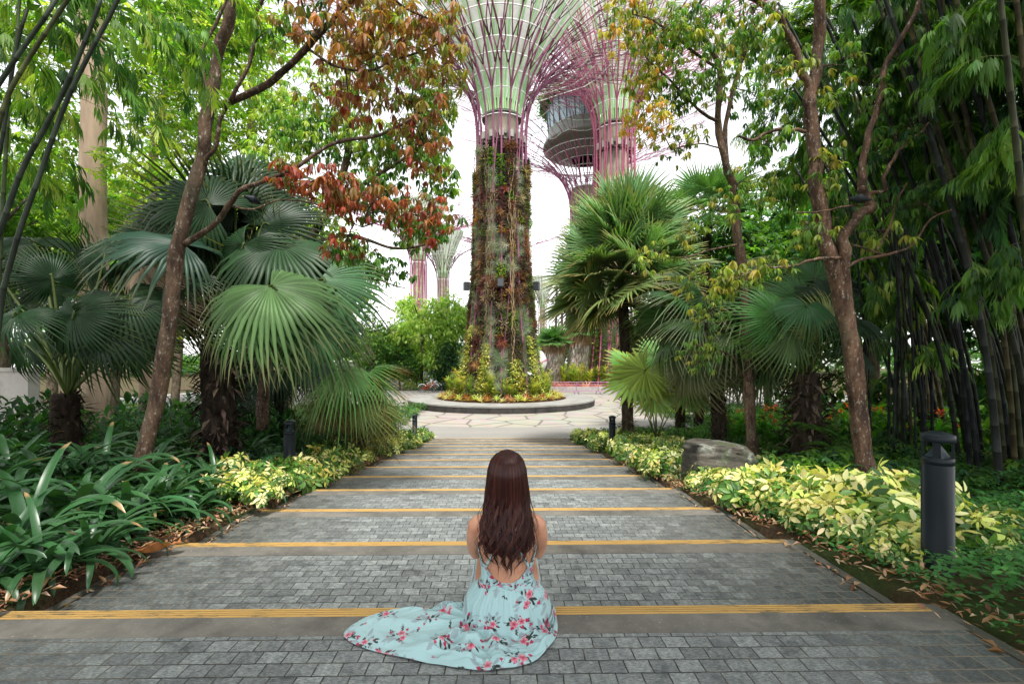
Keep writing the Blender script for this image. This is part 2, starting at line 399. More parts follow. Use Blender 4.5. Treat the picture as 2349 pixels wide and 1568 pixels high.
def whorl_t(leaf, n, el, L=1., rad=0., jit=.2, seed=0, z=0):
    r = np.random.default_rng(seed); ps = []
    for i in range(n):
        a = 2*pi*i/n+r.uniform(-jit, jit); e = el+r.uniform(-jit, jit)
        d = np.array([[cos(a)*cos(e), sin(a)*cos(e), sin(e)]]); M = frames(d)[0]*L*r.uniform(.8, 1.1)
        ps.append((leaf, M, np.array([cos(a)*rad, sin(a)*rad, z])))
    return group_t(ps)
whorls = [whorl_t(leaf_t(.30, ((0, 0), (.3, .85), (.65, .9), (1, 0)), .35, .2), 6, -.75, 1, .03, .4, s) for s in range(4)]
whorls_lo = [whorl_t(leaf_lo, 5, -.3, 1, .05, .6, s) for s in range(4)]
cream_whorls = [whorl_t(leaf_hi, 7, -.25, 1, .22, .18, s) for s in range(4)]
def bamboo_spray(seed):
    r = np.random.default_rng(seed); ps = []; n = 9
    for i in range(n):
        t = i/(n-1); y = t*.9; s = 1 if i % 2 else -1
        a = s*r.uniform(.25, .75)*(1-t*.8); d = np.array([[sin(a), cos(a)*.8, -.55-.35*t+r.uniform(-.25, .2)]])
        ps.append((leaf_nar, frames(d)[0]*r.uniform(.6, .9), np.array([0, y*.7, -.18*t*t])))
    return group_t(ps)
sprays = [bamboo_spray(s) for s in range(5)]
def rand_dirs(r, n, zlo=-1, zhi=1):
    z = r.uniform(zlo, zhi, n); a = r.uniform(0, 2*pi, n); q = np.sqrt(1-z*z); return np.stack([q*np.cos(a), q*np.sin(a), z], -1)
def pick(r, pal, n, jit=.25):
    pal = np.asarray(pal, float); c = pal[r.integers(0, len(pal), n)]
    return np.clip(c*(1+r.uniform(-jit, jit, (n, 1)))*(1+r.uniform(-.1, .1, (n, 3))), 0, 1)
def scatter(mb, r, temps, pos, size, pal, dirs=None, up=(0, 0, 1), jit=.3, vary=.25):
    n = len(pos); k = r.integers(0, len(temps), n)
    dirs = rand_dirs(r, n, -.3, .3) if dirs is None else dirs
    M = frames(dirs, up)*(size*r.uniform(1-jit, 1+jit, n))[:, None, None]
    c = pick(r, pal, n, vary)
    for i, t in enumerate(temps):
        s = k == i
        mb.inst(t, M[s], pos[s], c[s])

GREEN = [(.06, .14, .025), (.09, .19, .03), (.04, .10, .02), (.12, .22, .04)]
LIME = [(.26, .36, .06), (.16, .29, .045), (.36, .42, .10), (.10, .21, .035)]
DARK = [(.02, .06, .02), (.03, .085, .025), (.015, .045, .015)]
DEEP = [(.03, .09, .03), (.045, .12, .04), (.02, .07, .03)]
RED = [(.27, .045, .03), (.31, .08, .045), (.20, .055, .04), (.33, .13, .06), (.16, .10, .03)]
RUST = [(.30, .12, .07), (.36, .17, .07), (.22, .09, .06), (.22, .17, .05), (.28, .20, .07)]
OLIVE = [(.20, .24, .04), (.14, .18, .03), (.30, .27, .05), (.09, .14, .03)]
GOLD = [(.48, .34, .06), (.38, .33, .06), (.30, .28, .05), (.5, .25, .05)]
CREAM = [(.72, .66, .30), (.66, .62, .20), (.75, .68, .36), (.55, .58, .14)]

# ------------------------------------------------------------------ supertrees
PUR = np.array([.22, .07, .125]); PURD = np.array([.22, .045, .10]); WHT = np.array([.78, .80, .77]); LIM = np.array([.34, .68, .27])
def prof_r(z, pr):
    return np.interp(z, [p[0] for p in pr], [p[1] for p in pr])
RIBP = [(-1.3, 3.3), (1, 2.85), (4, 2.42), (8, 2.1), (12, 1.95), (18, 1.87), (19.6, 1.93), (20.8, 2.2), (22.2, 2.85), (23.4, 3.8), (24.6, 5.3), (25.6, 7.2), (26.5, 9.6), (27.4, 12.5), (28.2, 15.5)]
FUNP = [(19.7, 1.28), (20.6, 1.45), (22, 1.9), (23.5, 2.6), (25, 3.5), (26.5, 4.45), (28, 5.4), (29.5, 6.3)]
M_core = concrete_mat('stained_concrete', (.22, .19, .14), (.29, .26, .20), (.06, .052, .04), 1.5, True, False)
M_memb = attr_mat('white_membrane', .6, 1.2, .06, .3)
def supertree(label, x, y, z0, k=1., N_=20, col=PUR, seed=1, rr=.075, rings=True, core=1.28, fin=True, levels=13, detail=True, zs=1., funp=FUNP, ribp=RIBP, hoopc=WHT, memb=True):
    r = np.random.default_rng(seed)
    t = thing('tower_tree', label, 'tower', (x, y, z0), 'tall steel plant towers of the garden')
    sc = lambda p: np.asarray(p, float)*k
    h0 = ribp[0][0]
    Z = lambda z: (z-h0)*zs
    mb = MB(); lathe(mb, [(core*k, 0), (core*k, Z(21)*k), (core*.9*k, Z(21)*k), (.01, Z(21)*k)], W0, 32); mb.build('column', M_core, t)
    if detail:
        mb = MB()
        for zc in (17.6, 18.0): lathe(mb, [((core+.02)*k, Z(zc)*k), ((core+.16)*k, Z(zc)*k), ((core+.16)*k, Z(zc+.1)*k), ((core+.02)*k, Z(zc+.1)*k)], (.2, .19, .165), 32)
        for i in range(16):
            a = i/16*2*pi; box(mb, (-.16*k, core*k, Z(17.6)*k), (.16*k, (core+.62)*k, Z(18.1)*k), (.26, .25, .21), rz=a)
        mb.build('collar', M_paint, t, False); mb = MB(); lathe(mb, [((core+.02)*k, Z(19.6)*k), ((core+.22)*k, Z(19.6)*k), ((core+.22)*k, Z(19.75)*k), ((core+.02)*k, Z(19.75)*k)], (.12, .16, .10), 32)
        mb.build('ring_beam', M_paint, t, False)
    # white membrane funnel with lime fins
    zz = np.linspace(20.6, funp[-1][0], 16); mb = MB()
    if memb:
        lathe(mb, [((prof_r(z, funp)-.06)*k, Z(z)*k) for z in zz], (.86, .88, .82), 48); mb.build('membrane', M_memb, t)
    if fin:
        mb = MB(); nf = 24
        for i in range(nf):
            a = 2*pi*(i+.5)/nf
            for da, ww in ((-.05, .055), (.05, .055)):
                zz = np.linspace(19.7, funp[-1][0], 14); rf = np.array([prof_r(z, funp) for z in zz])+.03
                aa = a+da*(1.5/np.maximum(rf, 1.5))**.4
                V = []
                for q, z in enumerate(zz):
                    c_, s_ = cos(aa[q]), sin(aa[q]); tx = np.array([-s_, c_, 0]); pr = np.array([c_*rf[q], s_*rf[q], Z(z)])
                    w_ = ww*(1+.25*q/14)
                    V.append([pr-tx*w_, pr+np.array([c_, s_, 0])*.06, pr+tx*w_])
                sheet(mb, sc(V), LIM if (i+int(da > 0)) % 3 else (.50, .76, .42))
        mb.build('green_fin', M_paint, t)
    # steel: N ribs, each a trunk that forks again and again as the trumpet widens
    lv = np.concatenate([[h0, 2, 8, 13, 18], np.array([19.6, 20.8, 22.2, 23.4, 24.6, 25.6, 26.5, 27.4, 28.2])])
    def pt(a, z, dr=0): rr_ = prof_r(z, ribp)+dr; return np.array([cos(a)*rr_, sin(a)*rr_, Z(z)])
    for i in range(N_):
        a = 2*pi*i/N_; mb = MB()
        zs_ = np.linspace(h0, 24.0, 26)
        tube(mb, sc([pt(a, z) for z in zs_]), rr*k, col, 6)
        # zig-zag brace climbing the trunk
        if detail or i % 2:
            zb = np.linspace(1, 21, 24); a_ = a+(2*pi/N_)*((zb-1)/20*3.0)
            if i % 3 == 0: tube(mb, sc([pt(aa, z, .05) for aa, z in zip(a_, zb)]), rr*.7*k, col, 5)
        def grow(a, zi, rad, w):
            if zi >= len(lv)-1: return
            forks = [(-w), (w)] if zi % 2 == (i % 2) or r.random() < .2 else [r.uniform(-.3, .3)*w]
            for da in forks:
                a2 = a+da*r.uniform(.8, 1.15); z1, z2 = lv[zi], lv[zi+1]+r.uniform(-.25, .25)*(zi > 8)
                p1, p2 = pt(a, z1, r.uniform(-.02, .02)), pt(a2, z2, r.uniform(-.1, .1)*(zi > 8))
                if zi > 7: # jagged twig like joints
                    pm = (p1+p2)/2+r.normal(0, .035*(zi-6), 3)*np.array([1, 1, .5]); ps = [p1, pm, p2]
                else: ps = [p1, pt((a+a2)/2, (z1+z2)/2), p2]
                tube(mb, sc(ps), rad*k*(.75 if zi > 8 else .95), col*r.uniform(.85, 1.15), 5)
                if r.random() < (.97 if zi < 10 else .75): grow(a2, zi+1, max(rad*.85, rr*.32), w*.66)
        grow(a, 6, rr*.85, 2*pi/N_*.5)
        if detail: grow(a+.5*2*pi/N_, 7, rr*.6, 2*pi/N_*.5)
        mb.build('steel_rib', M_steel, t)
    if rings:
        for z in (19.2, 20.9, 21.9, 22.7, 23.4, 24.0, 24.5, 25.05, 25.6, 26.2, 26.8):
            n = 40; aa = np.linspace(0, 2*pi, n+1); mb = MB()
            if z > 25: z_ = z+.12*np.sin(np.arange(n+1)*1.7)
            else: z_ = np.full(n+1, z)
            tube(mb, sc([pt(q, zq, -.03) for q, zq in zip(aa, z_)]), rr*.55*k, hoopc, 5, False); mb.build('hoop', M_steel, t)
    return t
main = supertree('tallest plant covered tower rising from the round stone planter, green fins under purple steel', SX, SY, PZ+.5, 1.0, 20, seed=3)
st2 = supertree('second purple steel tower behind the big fan palm, pale green funnel and crowded ribs', 12.1, 50, PZ, 1.16, 22, col=np.array([.34, .09, .15]), seed=5, rr=.08, zs=1.19)
# third tower carries the observation deck
st3 = supertree('distant purple steel tower with a glass walled deck in its crown', 11.5, 64, PZ, 1.2, 22, col=np.array([.32, .10, .18]), seed=8, rr=.07, zs=1.02, fin=False, memb=False, core=1.75, detail=False, hoopc=np.array([.55, .62, .55]))
dz = lambda z: z-PZ
mb = MB(); lathe(mb, [(2.1, dz(29.6)), (5.4, dz(31.1)), (6.1, dz(31.2)), (6.1, dz(31.6)), (5.4, dz(32.2)), (5.4, dz(33.4)), (2, dz(33.4))], (.17, .19, .165), 48); mb.build('deck_floor', M_paint, st3)
mb = MB(); lathe(mb, [(5.3, dz(33.4)), (5.6, dz(37))], (.30, .42, .46), 40)
mg, ntg, outg = mat('tinted_glass'); principled(ntg, outg, (.22, .33, .37), .08, spec=.9)
gl = mb.build('deck_glass', mg, st3, False)
mb = MB()
for i in range(28):
    a = 2*pi*i/28; tube(mb, [(5.36*cos(a), 5.36*sin(a), dz(33.4)), (5.66*cos(a), 5.66*sin(a), dz(37))], .06, (.1, .14, .12), 4)
mb.build('mullion', M_paint, gl)
mb = MB(); lathe(mb, [(5.0, dz(37)), (6.6, dz(37.2)), (6.3, dz(37.8)), (.1, dz(38))], (.08, .16, .08), 40)
rk = np.random.default_rng(4); n = 2600; a = rk.uniform(0, 2*pi, n); q = rk.uniform(5.0, 6.9, n)
scatter(mb, rk, [leaf_lo], np.stack([q*np.cos(a), q*np.sin(a), dz(37.4)+rk.normal(0, .5, n)], -1), .6, GREEN)
mb.build('roof_planting', M_leaf, st3)
supertree('small far tower with a lime green funnel above the bright feathery bush', P(1016, 827, 92)[0], 92, PZ, .66, 14, col=np.array([.22, .09, .13]), seed=11, rr=.10, detail=False, zs=1.44)
supertree('far tower with thick plum coloured ribs half hidden by red leaves', P(960, 827, 80)[0], 80, PZ, .76, 14, col=np.array([.28, .05, .12]), seed=12, rr=.13, detail=False, zs=1.30)
supertree('smallest far tower seen between the plant covered tower and the fan palm', P(1244, 827, 120)[0], 120, PZ, .56, 14, col=np.array([.22, .12, .12]), seed=13, rr=.11, detail=False, zs=1.46)
supertree('bare crowned far tower hidden behind the plant covered tower', P(1160, 827, 100)[0], 100, PZ, .95, 14, col=np.array([.25, .08, .13]), seed=14, rr=.09, detail=False, zs=1.15, rings=False)

# ------------------------------------------------------------------ planting on the main tower
def rosette_t(n, wd, el0, el1, seed, droop=.35, rows=((0, .7), (.4, 1), (.75, .7), (1, 0))):
    r = np.random.default_rng(seed); ps = []
    for i in range(n):
        u = i/(n-1); a = i*2.399+r.uniform(-.2, .2); e = el0+(el1-el0)*u
        lf = leaf_t(wd, rows, droop*(1-.5*u), .25)
        d = np.array([[cos(a)*cos(e), sin(a)*cos(e), sin(e)]]); ps.append((lf, frames(d)[0]*r.uniform(.8, 1.1)*(1-.3*u), np.array([cos(a)*.04, sin(a)*.04, 0])))
    return group_t(ps)
brom = [rosette_t(14, .16, .15, 1.2, s) for s in range(4)]
till = [rosette_t(30, .045, -.2, 1.35, s, .7) for s in range(4)]
def place_up(r, temps, pos, nor, size, pal, jit=.3, vary=.3):
    """rosettes whose axis (+Z) follows nor"""
    n = len(pos); z = nrm(nor+r.normal(0, .25, (n, 3))); x = nrm(np.cross(rand_dirs(r, n), z)); y = np.cross(z, x)
    M = np.stack([x, y, z], -1)*(size*r.uniform(1-jit, 1+jit, n))[:, None, None]; k = r.integers(0, len(temps), n); c = pick(r, pal, n, vary)
    return M, k, c
def rosettes(mb, r, temps, pos, nor, size, pal, **kw):
    pos = np.asarray(pos, float); nor = np.asarray(nor, float)
    M, k, c = place_up(r, temps, pos, nor, size, pal, **kw)
    for i, t in enumerate(temps):
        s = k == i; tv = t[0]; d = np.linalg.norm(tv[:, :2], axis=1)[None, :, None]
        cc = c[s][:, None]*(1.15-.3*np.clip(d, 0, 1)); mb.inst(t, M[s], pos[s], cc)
BRO = [(.15, .04, .028), (.08, .03, .022), (.17, .065, .03), (.05, .035, .022), (.22, .12, .05), (.08, .10, .03), (.12, .045, .04), (.22, .17, .10), (.12, .15, .05)]
TIL = [(.24, .27, .21), (.38, .40, .33), (.12, .15, .10), (.17, .21, .11)]
LIA = np.array([.36, .26, .17])
r = np.random.default_rng(21)
mb = MB(); zp = np.linspace(-1.2, 17.3, 20); lathe(mb, [(prof_r(z, RIBP)-.28, z+1.33) for z in zp], (.02, .016, .012), 40); mb.build('planting_panel', M_stuff, main)
NS = 18
kinds_ = ['brom', 'till', 'brom', 'till', 'vine', 'brom', 'till', 'brom', 'mix']
def on_trunk(a, z, dr): rr_ = prof_r(z, RIBP)+dr; return np.stack([np.cos(a)*rr_, np.sin(a)*rr_, z+1.33], -1)
for i in range(NS):
    a0 = 2*pi*(i+.5)/NS; kd = kinds_[i % 9]; mb = MB(); top = r.uniform(15.2, 17.3); hwid = .44*2*pi/NS
    # pockets of one kind a metre or two high, with dark gaps between
    zc = -1.2
    while zc < top:
        hgt = r.uniform(.5, 1.8); k2 = kd if r.random() < .62 else ('till', 'brom', 'leafy', 'brom')[r.integers(4)]
        if k2 in ('vine', 'mix'): k2 = ('till', 'brom', 'leafy')[r.integers(3)]
        n = int(hgt*r.uniform(18, 28)); z = r.uniform(zc, min(zc+hgt, top), n); a = a0+r.uniform(-1, 1, n)*hwid
        nr = np.stack([np.cos(a), np.sin(a), np.full(n, .3)], -1)
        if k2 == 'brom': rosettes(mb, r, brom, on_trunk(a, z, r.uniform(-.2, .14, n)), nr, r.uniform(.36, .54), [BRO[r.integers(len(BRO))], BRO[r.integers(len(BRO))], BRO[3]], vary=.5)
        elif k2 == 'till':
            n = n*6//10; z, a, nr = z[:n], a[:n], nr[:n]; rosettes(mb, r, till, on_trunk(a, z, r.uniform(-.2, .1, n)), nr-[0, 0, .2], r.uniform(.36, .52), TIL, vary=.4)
        else:
            n = int(n*7); z = r.uniform(zc, min(zc+hgt, top), n); a = a0+r.normal(0, .45, n)*hwid; scatter(mb, r, [leaf_lo, leaf_mid], on_trunk(a, z, r.uniform(-.1, .25, n)), .2, [GREEN, LIME, RUST, OLIVE+BRO[:1]][r.integers(4)], None, (0, 0, 1))
        zc += hgt+r.uniform(.0, .18)
    mb.build({'brom': 'bromeliad_strip', 'till': 'air_plant_strip', 'vine': 'vine_strip', 'mix': 'mixed_planting_strip'}[kd], M_leaf, main)
for a0 in (-pi/2-.45, -pi/2+.30, .6, 1.7, 2.9):
    mb = MB()
    for q in range(6):
        z = np.linspace(r.uniform(-.5, 6), r.uniform(13, 17.6), 60); a = a0+np.cumsum(r.normal(0, .014, 60))+.03*np.sin(z*2.2+q); rr_ = prof_r(z, RIBP)+.2+r.uniform(-.08, .1, 60)
        tube(mb, np.stack([np.cos(a)*rr_, np.sin(a)*rr_, z+1.33], -1), r.uniform(.018, .032), LIA*r.uniform(.6, 1.2), 4)
    n = 120; z = r.uniform(0, 17, n); a = a0+r.uniform(-.08, .08, n); scatter(mb, r, [leaf_lo], on_trunk(a, z, .25), .18, LIME+RUST)
    mb.build('liana', M_leaf, main)
# cream climbing clumps low on the trunk
for a0, z1 in ((-1.98, 2.6), (-1.25, 1.5), (-.72, 3.2), (-2.6, 4.0), (.3, 2), (1.6, 2.4), (2.7, 3)):
    n = 900; mb = MB(); u = r.random(n)**.7; z = -1.2+(z1+1.2)*u; a = a0+r.normal(0, .10, n)*(1.1-u*.6); rr_ = prof_r(z, RIBP)+.1+r.random(n)*.75*(1-u)
    scatter(mb, r, [leaf_lo], np.stack([np.cos(a)*rr_, np.sin(a)*rr_, z+1.33], -1), .2, CREAM+LIME[:1], vary=.2); mb.build('cream_climber', M_petal, main)
# black floodlights clamped to the trunk
for a0, z in ((-pi/2-.02, 6.85), (-pi/2-1.25, 6.9), (-pi/2+1.22, 6.9), (pi/2, 6.9)):
    rad = prof_r(z, RIBP)+.55; c_, s_ = cos(a0), sin(a0)
    t = thing('floodlight', 'black box floodlight fixed '+('facing the steps on the front of' if abs(a0+pi/2) < .1 else 'on the side of' if a0 < 1 and a0 > -1.5 else 'on the far side of' if a0 > 1 else 'on the flank nearer the bright bush of')+' the plant covered tower', 'floodlight', (SX+c_*rad, SY+s_*rad, z), rz=a0-pi/2)
    mb = MB(); box(mb, (-.22, -.2, -.3), (.22, .2, .3), (.012, .013, .015)); box(mb, (-.19, .2, -.26), (.19, .215, .26), (.04, .045, .05)); 
    for q in range(6): box(mb, (-.2, -.26, -.25+q*.09), (.2, -.2, -.22+q*.09), (.02, .02, .022))
    mb.build('housing', M_paint, t, False)
    mb = MB(); tube(mb, [(-.23, 0, 0), (-.25, -.3, 0), (.25, -.3, 0), (.23, 0, 0)], .025, (.03, .03, .03)); tube(mb, [(0, -.3, 0), (0, -.6, 0)], .03, (.03, .03, .03)); mb.build('bracket', M_paint, t)
t = thing('security_camera', 'small white bullet camera fixed low on the plant covered tower', 'camera', P(1212, 855, 32))
mb = MB(); tube(mb, [(-.05, .1, .0), (.17, -.28, -.1)], .085, (.75, .75, .75), 12); mb.build('camera_body', M_paint, t)
mb = MB(); tube(mb, [(.17, -.28, -.1), (.175, -.29, -.102)], .06, (.01, .01, .01), 12); mb.build('lens', M_paint, t)
mb = MB(); tube(mb, [(0, .05, -.05), (0, .1, -.35), (0, .8, -.4)], .03, (.05, .05, .05)); mb.build('bracket', M_paint, t)

# bed plants in the planter: bromeliad ring, feathery gold shrubs
def small_plants(tag_, n, name, label, cat, group, tmpl, m, pal, size, pos_fn, seed, inner=1, vary=.3):
    r = np.random.default_rng(seed); protos = []
    for i in range(n):
        if i < 4:
            t = thing(name, label, cat, (0, 0, 0), group); mb = MB(); tmpl(mb, r, pal); mb.build('foliage', m, t); protos.append(t)
        else: t = None
        loc, rz, sc_ = pos_fn(i, r)
        if t is None: dup(protos[i % 4], loc, rz, sc_*size)
        else: t.location = [float(v) for v in loc]; t.rotation_euler = (0, 0, rz); t.scale = (sc_*size,)*3
def brom_t(mb, r, pal): rosettes(mb, r, brom[:1], [(0, 0, 0.02)], [(0, 0, 1)], 1.0, [pal[r.integers(len(pal))]], jit=.01)
def ring_pos(i, r):
    a = 2*pi*i/72+r.uniform(-.03, .03); q = R2-.35-(i % 2)*.38; return (SX+q*cos(a), SY+q*sin(a), PZ+.55+.1*(i % 2)), r.uniform(0, 6), r.uniform(.8, 1.25)
small_plants('', 72, 'bromeliad', 'red and cream rosette plant in the ring edging the round planter bed', 'bromeliad', 'rosette plants edging the round planter', brom_t, M_leaf, [(.28, .09, .05), (.52, .46, .24), (.34, .20, .09), (.24, .05, .035), (.30, .34, .10)], .58, ring_pos, 31)
def feather_t(mb, r, pal):
    for s in range(7):
        h = r.uniform(.6, 1.2); a = r.uniform(0, 6); b = np.array([cos(a)*.15, sin(a)*.15, 0]); tip = np.array([cos(a)*.4, sin(a)*.4, h]); tube(mb, [b, (b+tip)/2+[0, 0, .1], tip], .012, (.25, .2, .08), 3)
        n = 60; u = r.random(n)**.6; p = b+(tip-b)*u[:, None]; d = nrm(rand_dirs(r, n, -.2, .8)+[0, 0, .4]); scatter(mb, r, [leaf_nar], p, .26, [pal[r.integers(len(pal))]], d)
def ring2(i, r):
    a = 2*pi*i/26+r.uniform(-.06, .06); q = R2-1.35-(i % 2)*.25; return (SX+q*cos(a), SY+q*sin(a), PZ+.65), r.uniform(0, 6), r.uniform(.8, 1.3)
small_plants('', 26, 'feathery_shrub', 'feathery yellow green shrub in the round planter behind the rosettes', 'shrub', 'feathery shrubs in the round planter', feather_t, M_leaf, [(.34, .36, .07), (.2, .30, .06), (.38, .30, .07), (.13, .20, .05)], 1.3, ring2, 32)
# ------------------------------------------------------------------ the seated woman
def skin_mat():
    m, nt, out = mat('skin'); v = coords(nt, world=False)
    c = mixc(nt, (.50, .27, .175), (.42, .19, .115), ramp(nt, noise(nt, 7, 4, v), [(.35, (0,)*3), (.65, (1,)*3)]))
    b = principled(nt, out, c, .48, noise(nt, 160, 3, v), .06, .002, 0, .4)
    b.inputs['Subsurface Weight'].default_value = .12; b.inputs['Subsurface Radius'].default_value = (.012, .005, .003); return m
M_skin = skin_mat()
PO = np.array([.012, 2.44, 0.0])
person = thing('person', 'seated person seen from behind with long dark red hair and pale blue floral dress', 'person', PO)
TZ = [.00, .06, .12, .18, .24, .30, .36, .42, .47, .505, .535, .56, .585, .62, .67]
TX = [.150, .168, .172, .150, .128, .128, .140, .152, .158, .152, .125, .082, .056, .048, .046]
TY = [.115, .128, .125, .108, .092, .090, .096, .102, .100, .092, .080, .066, .056, .050, .048]
TC = [.03, .025, .02, .012, .005, .002, .006, .014, .022, .030, .036, .040, .045, .052, .06]
def torso(z, a, g=1.0):
    x, y, c = np.interp(z, TZ, TX), np.interp(z, TZ, TY), np.interp(z, TZ, TC)
    back = np.where(np.sin(a) < 0, 1.0, .95)
    # shallow furrow down the spine and softer, squarer flanks
    f = 1-.07*np.exp(-((a+pi/2)/.13)**2)*(z > .2)*(z < .5)+.03*np.exp(-((a+pi/2-.5)/.3)**2)*(z > .38)+.03*np.exp(-((a+pi/2+.5)/.3)**2)*(z > .38)
    p = .88
    cx, sy = np.sign(np.cos(a))*np.abs(np.cos(a))**p, np.sign(np.sin(a))*np.abs(np.sin(a))**p
    return np.stack([x*g*f*cx+0*a, c+y*g*f*back*sy, z+0*a], -1)
def body_mesh():
    mb = MB(); th = np.linspace(-pi, pi, 49)[:-1]; zz = np.linspace(0, .67, 60)
    V = np.array([torso(z, th) for z in zz]); m_, n_ = V.shape[:2]
    i, j = np.meshgrid(np.arange(m_-1), np.arange(n_), indexing='ij'); j2 = (j+1) % n_
    mb.add(V.reshape(-1, 3), [np.stack([i*n_+j, i*n_+j2, (i+1)*n_+j2, (i+1)*n_+j], -1).reshape(-1, 4), np.arange(n_)[None, ::-1], (np.arange(n_)+(m_-1)*n_)[None]], W0)
    def limb(ps, rs, n=20, k=8):
        p = smooth_path(ps, k); rr = np.interp(np.linspace(0, 1, len(p)), np.linspace(0, 1, len(rs)), rs); tube(mb, p, rr, W0, n)
    def ball(c, r_, sq=(1, 1, 1)):
        u = np.linspace(0.02, pi-.02, 17); V = np.stack([np.sin(u)[:, None]*np.cos(th), np.sin(u)[:, None]*np.sin(th), np.cos(u)[:, None]+0*th], -1)*r_*np.array(sq)+np.array(c)
        m_, n_ = V.shape[:2]; i, j = np.meshgrid(np.arange(m_-1), np.arange(n_), indexing='ij'); j2 = (j+1) % n_
        mb.add(V.reshape(-1, 3), [np.stack([(i+1)*n_+j, (i+1)*n_+j2, i*n_+j2, i*n_+j], -1).reshape(-1, 4), np.arange(n_)[None], (np.arange(n_)+(m_-1)*n_)[None, ::-1]], W0)
    for s in (-1, 1):
        limb([(s*.06, .03, .545), (s*.125, .03, .532), (s*.162, .03, .512)], [.035, .042, .05])
        ball((s*.166, .030, .505), .0475, (1, 1.0, 1.05))
        limb([(s*.168, .03, .50), (s*.180, .05, .44), (s*.183, .085, .38), (s*.178, .125, .318)], [.046, .043, .038, .033])
        limb([(s*.178, .125, .318), (s*.155, .24, .30), (s*.115, .36, .315), (s*.085, .43, .325)], [.034, .034, .027, .021])
        # hand folded over the knee: palm, four bent fingers, thumb from the side of the palm
        h = np.array([s*.085, .43, .325]); fwd = nrm(np.array([-s*.45, .85, -.15])); sd = nrm(np.cross(fwd, [0, 0, 1]))*s; up = np.cross(sd, fwd)*s
        limb([h, h+fwd*.035, h+fwd*.075], [.021, .026, .024], 14)
        limb([h+fwd*.02+sd*.012, h+fwd*.055+sd*.018, h+fwd*.078+sd*.02], [.018, .02, .014], 12); limb([h+fwd*.02-sd*.012, h+fwd*.055-sd*.018, h+fwd*.078-sd*.02], [.018, .02, .014], 12)
        for q, (o_, ln) in enumerate(((-.028, .058), (-.0095, .070), (.0095, .066), (.028, .050))):
            b = h+fwd*.076+sd*o_; k1 = b+fwd*ln*.42+sd*o_*.15+np.array([0, 0, .004]); k2 = k1+(fwd*.72+np.array([0, 0, -.7]))*ln*.36; k3 = k2+(fwd*.25+np.array([0, 0, -.97]))*ln*.28
            limb([b-fwd*.012, b, k1, k2, k3], [.0095, .0092, .0086, .008, .0068], 10, 4)
        tb = h+fwd*.022-sd*.022; limb([tb, tb-sd*.022+fwd*.018+np.array([0, 0, -.008]), tb-sd*.030+fwd*.045+np.array([0, 0, -.02]), tb-sd*.026+fwd*.064+np.array([0, 0, -.034])], [.013, .0115, .010, .008], 10, 4)
        # legs: thighs forward, knees raised, feet on the next step down
        limb([(s*.085, .02, .10), (s*.105, .20, .165), (s*.115, .40, .245)], [.092, .078, .058])
        ball((s*.115, .415, .248), .058)
        limb([(s*.115, .415, .245), (s*.11, .50, .12), (s*.105, .57, -.02), (s*.10, .60, -.09)], [.055, .055, .038, .030])
        limb([(s*.10, .585, -.105), (s*.105, .66, -.112), (s*.112, .735, -.122), (s*.115, .775, -.127)], [.034, .031, .024, .014]); ball((s*.10, .578, -.112), .028)
        for q in range(5): limb([(s*(.092+q*.0105), .755-abs(q-1)*.004, -.125), (s*(.093+q*.0115), .79-q*.007, -.131)], [.0095-.0006*q, .0075-.0005*q], 8, 3)
    # head: skull, face with brow, nose, lips, chin, ears
    hc = np.array([0, .075, .755])
    ball(hc+[0, -.008, .028], .080, (.93, 1.12, 1.05)); ball(hc+[0, .026, -.03], .062, (.92, 1.05, 1.25)); ball(hc+[0, .055, -.088], .026, (1.0, .9, .7))
    limb([hc+[0, .078, .02], hc+[0, .098, -.018], hc+[0, .104, -.028]], [.009, .012, .011], 10)
    ball(hc+[0, .098, -.030], .014, (1.25, .8, .7)); ball(hc+[0, .086, -.056], .016, (1.4, .55, .45)); ball(hc+[0, .083, -.066], .015, (1.25, .6, .45))
    for s in (-1, 1):
        ball(hc+[s*.030, .070, .012], .014, (1.15, .6, .7)); ball(hc+[s*.030, .076, .026], .012, (1.6, .5, .4)); ball(hc+[s*.038, .055, -.035], .028, (.9, .9, .9))
        ball(hc+[s*.076, .005, -.012], .026, (.35, .6, 1.1))
    return mb
bm_ = body_mesh().build('body_shape', M_skin)
md = bm_.modifiers.new('r', 'REMESH'); md.mode = 'VOXEL'; md.voxel_size = .0052
ms = bm_.modifiers.new('s', 'SMOOTH'); ms.factor = .6; ms.iterations = 7
dg = bpy.context.evaluated_depsgraph_get(); me = bpy.data.meshes.new_from_object(bm_.evaluated_get(dg)); me.name = 'body'
bpy.data.objects.remove(bm_); body = bpy.data.objects.new('body', me); C.objects.link(body); body.parent = person
me.materials.clear(); me.materials.append(M_skin); me.polygons.foreach_set('use_smooth', np.full(len(me.polygons), True))

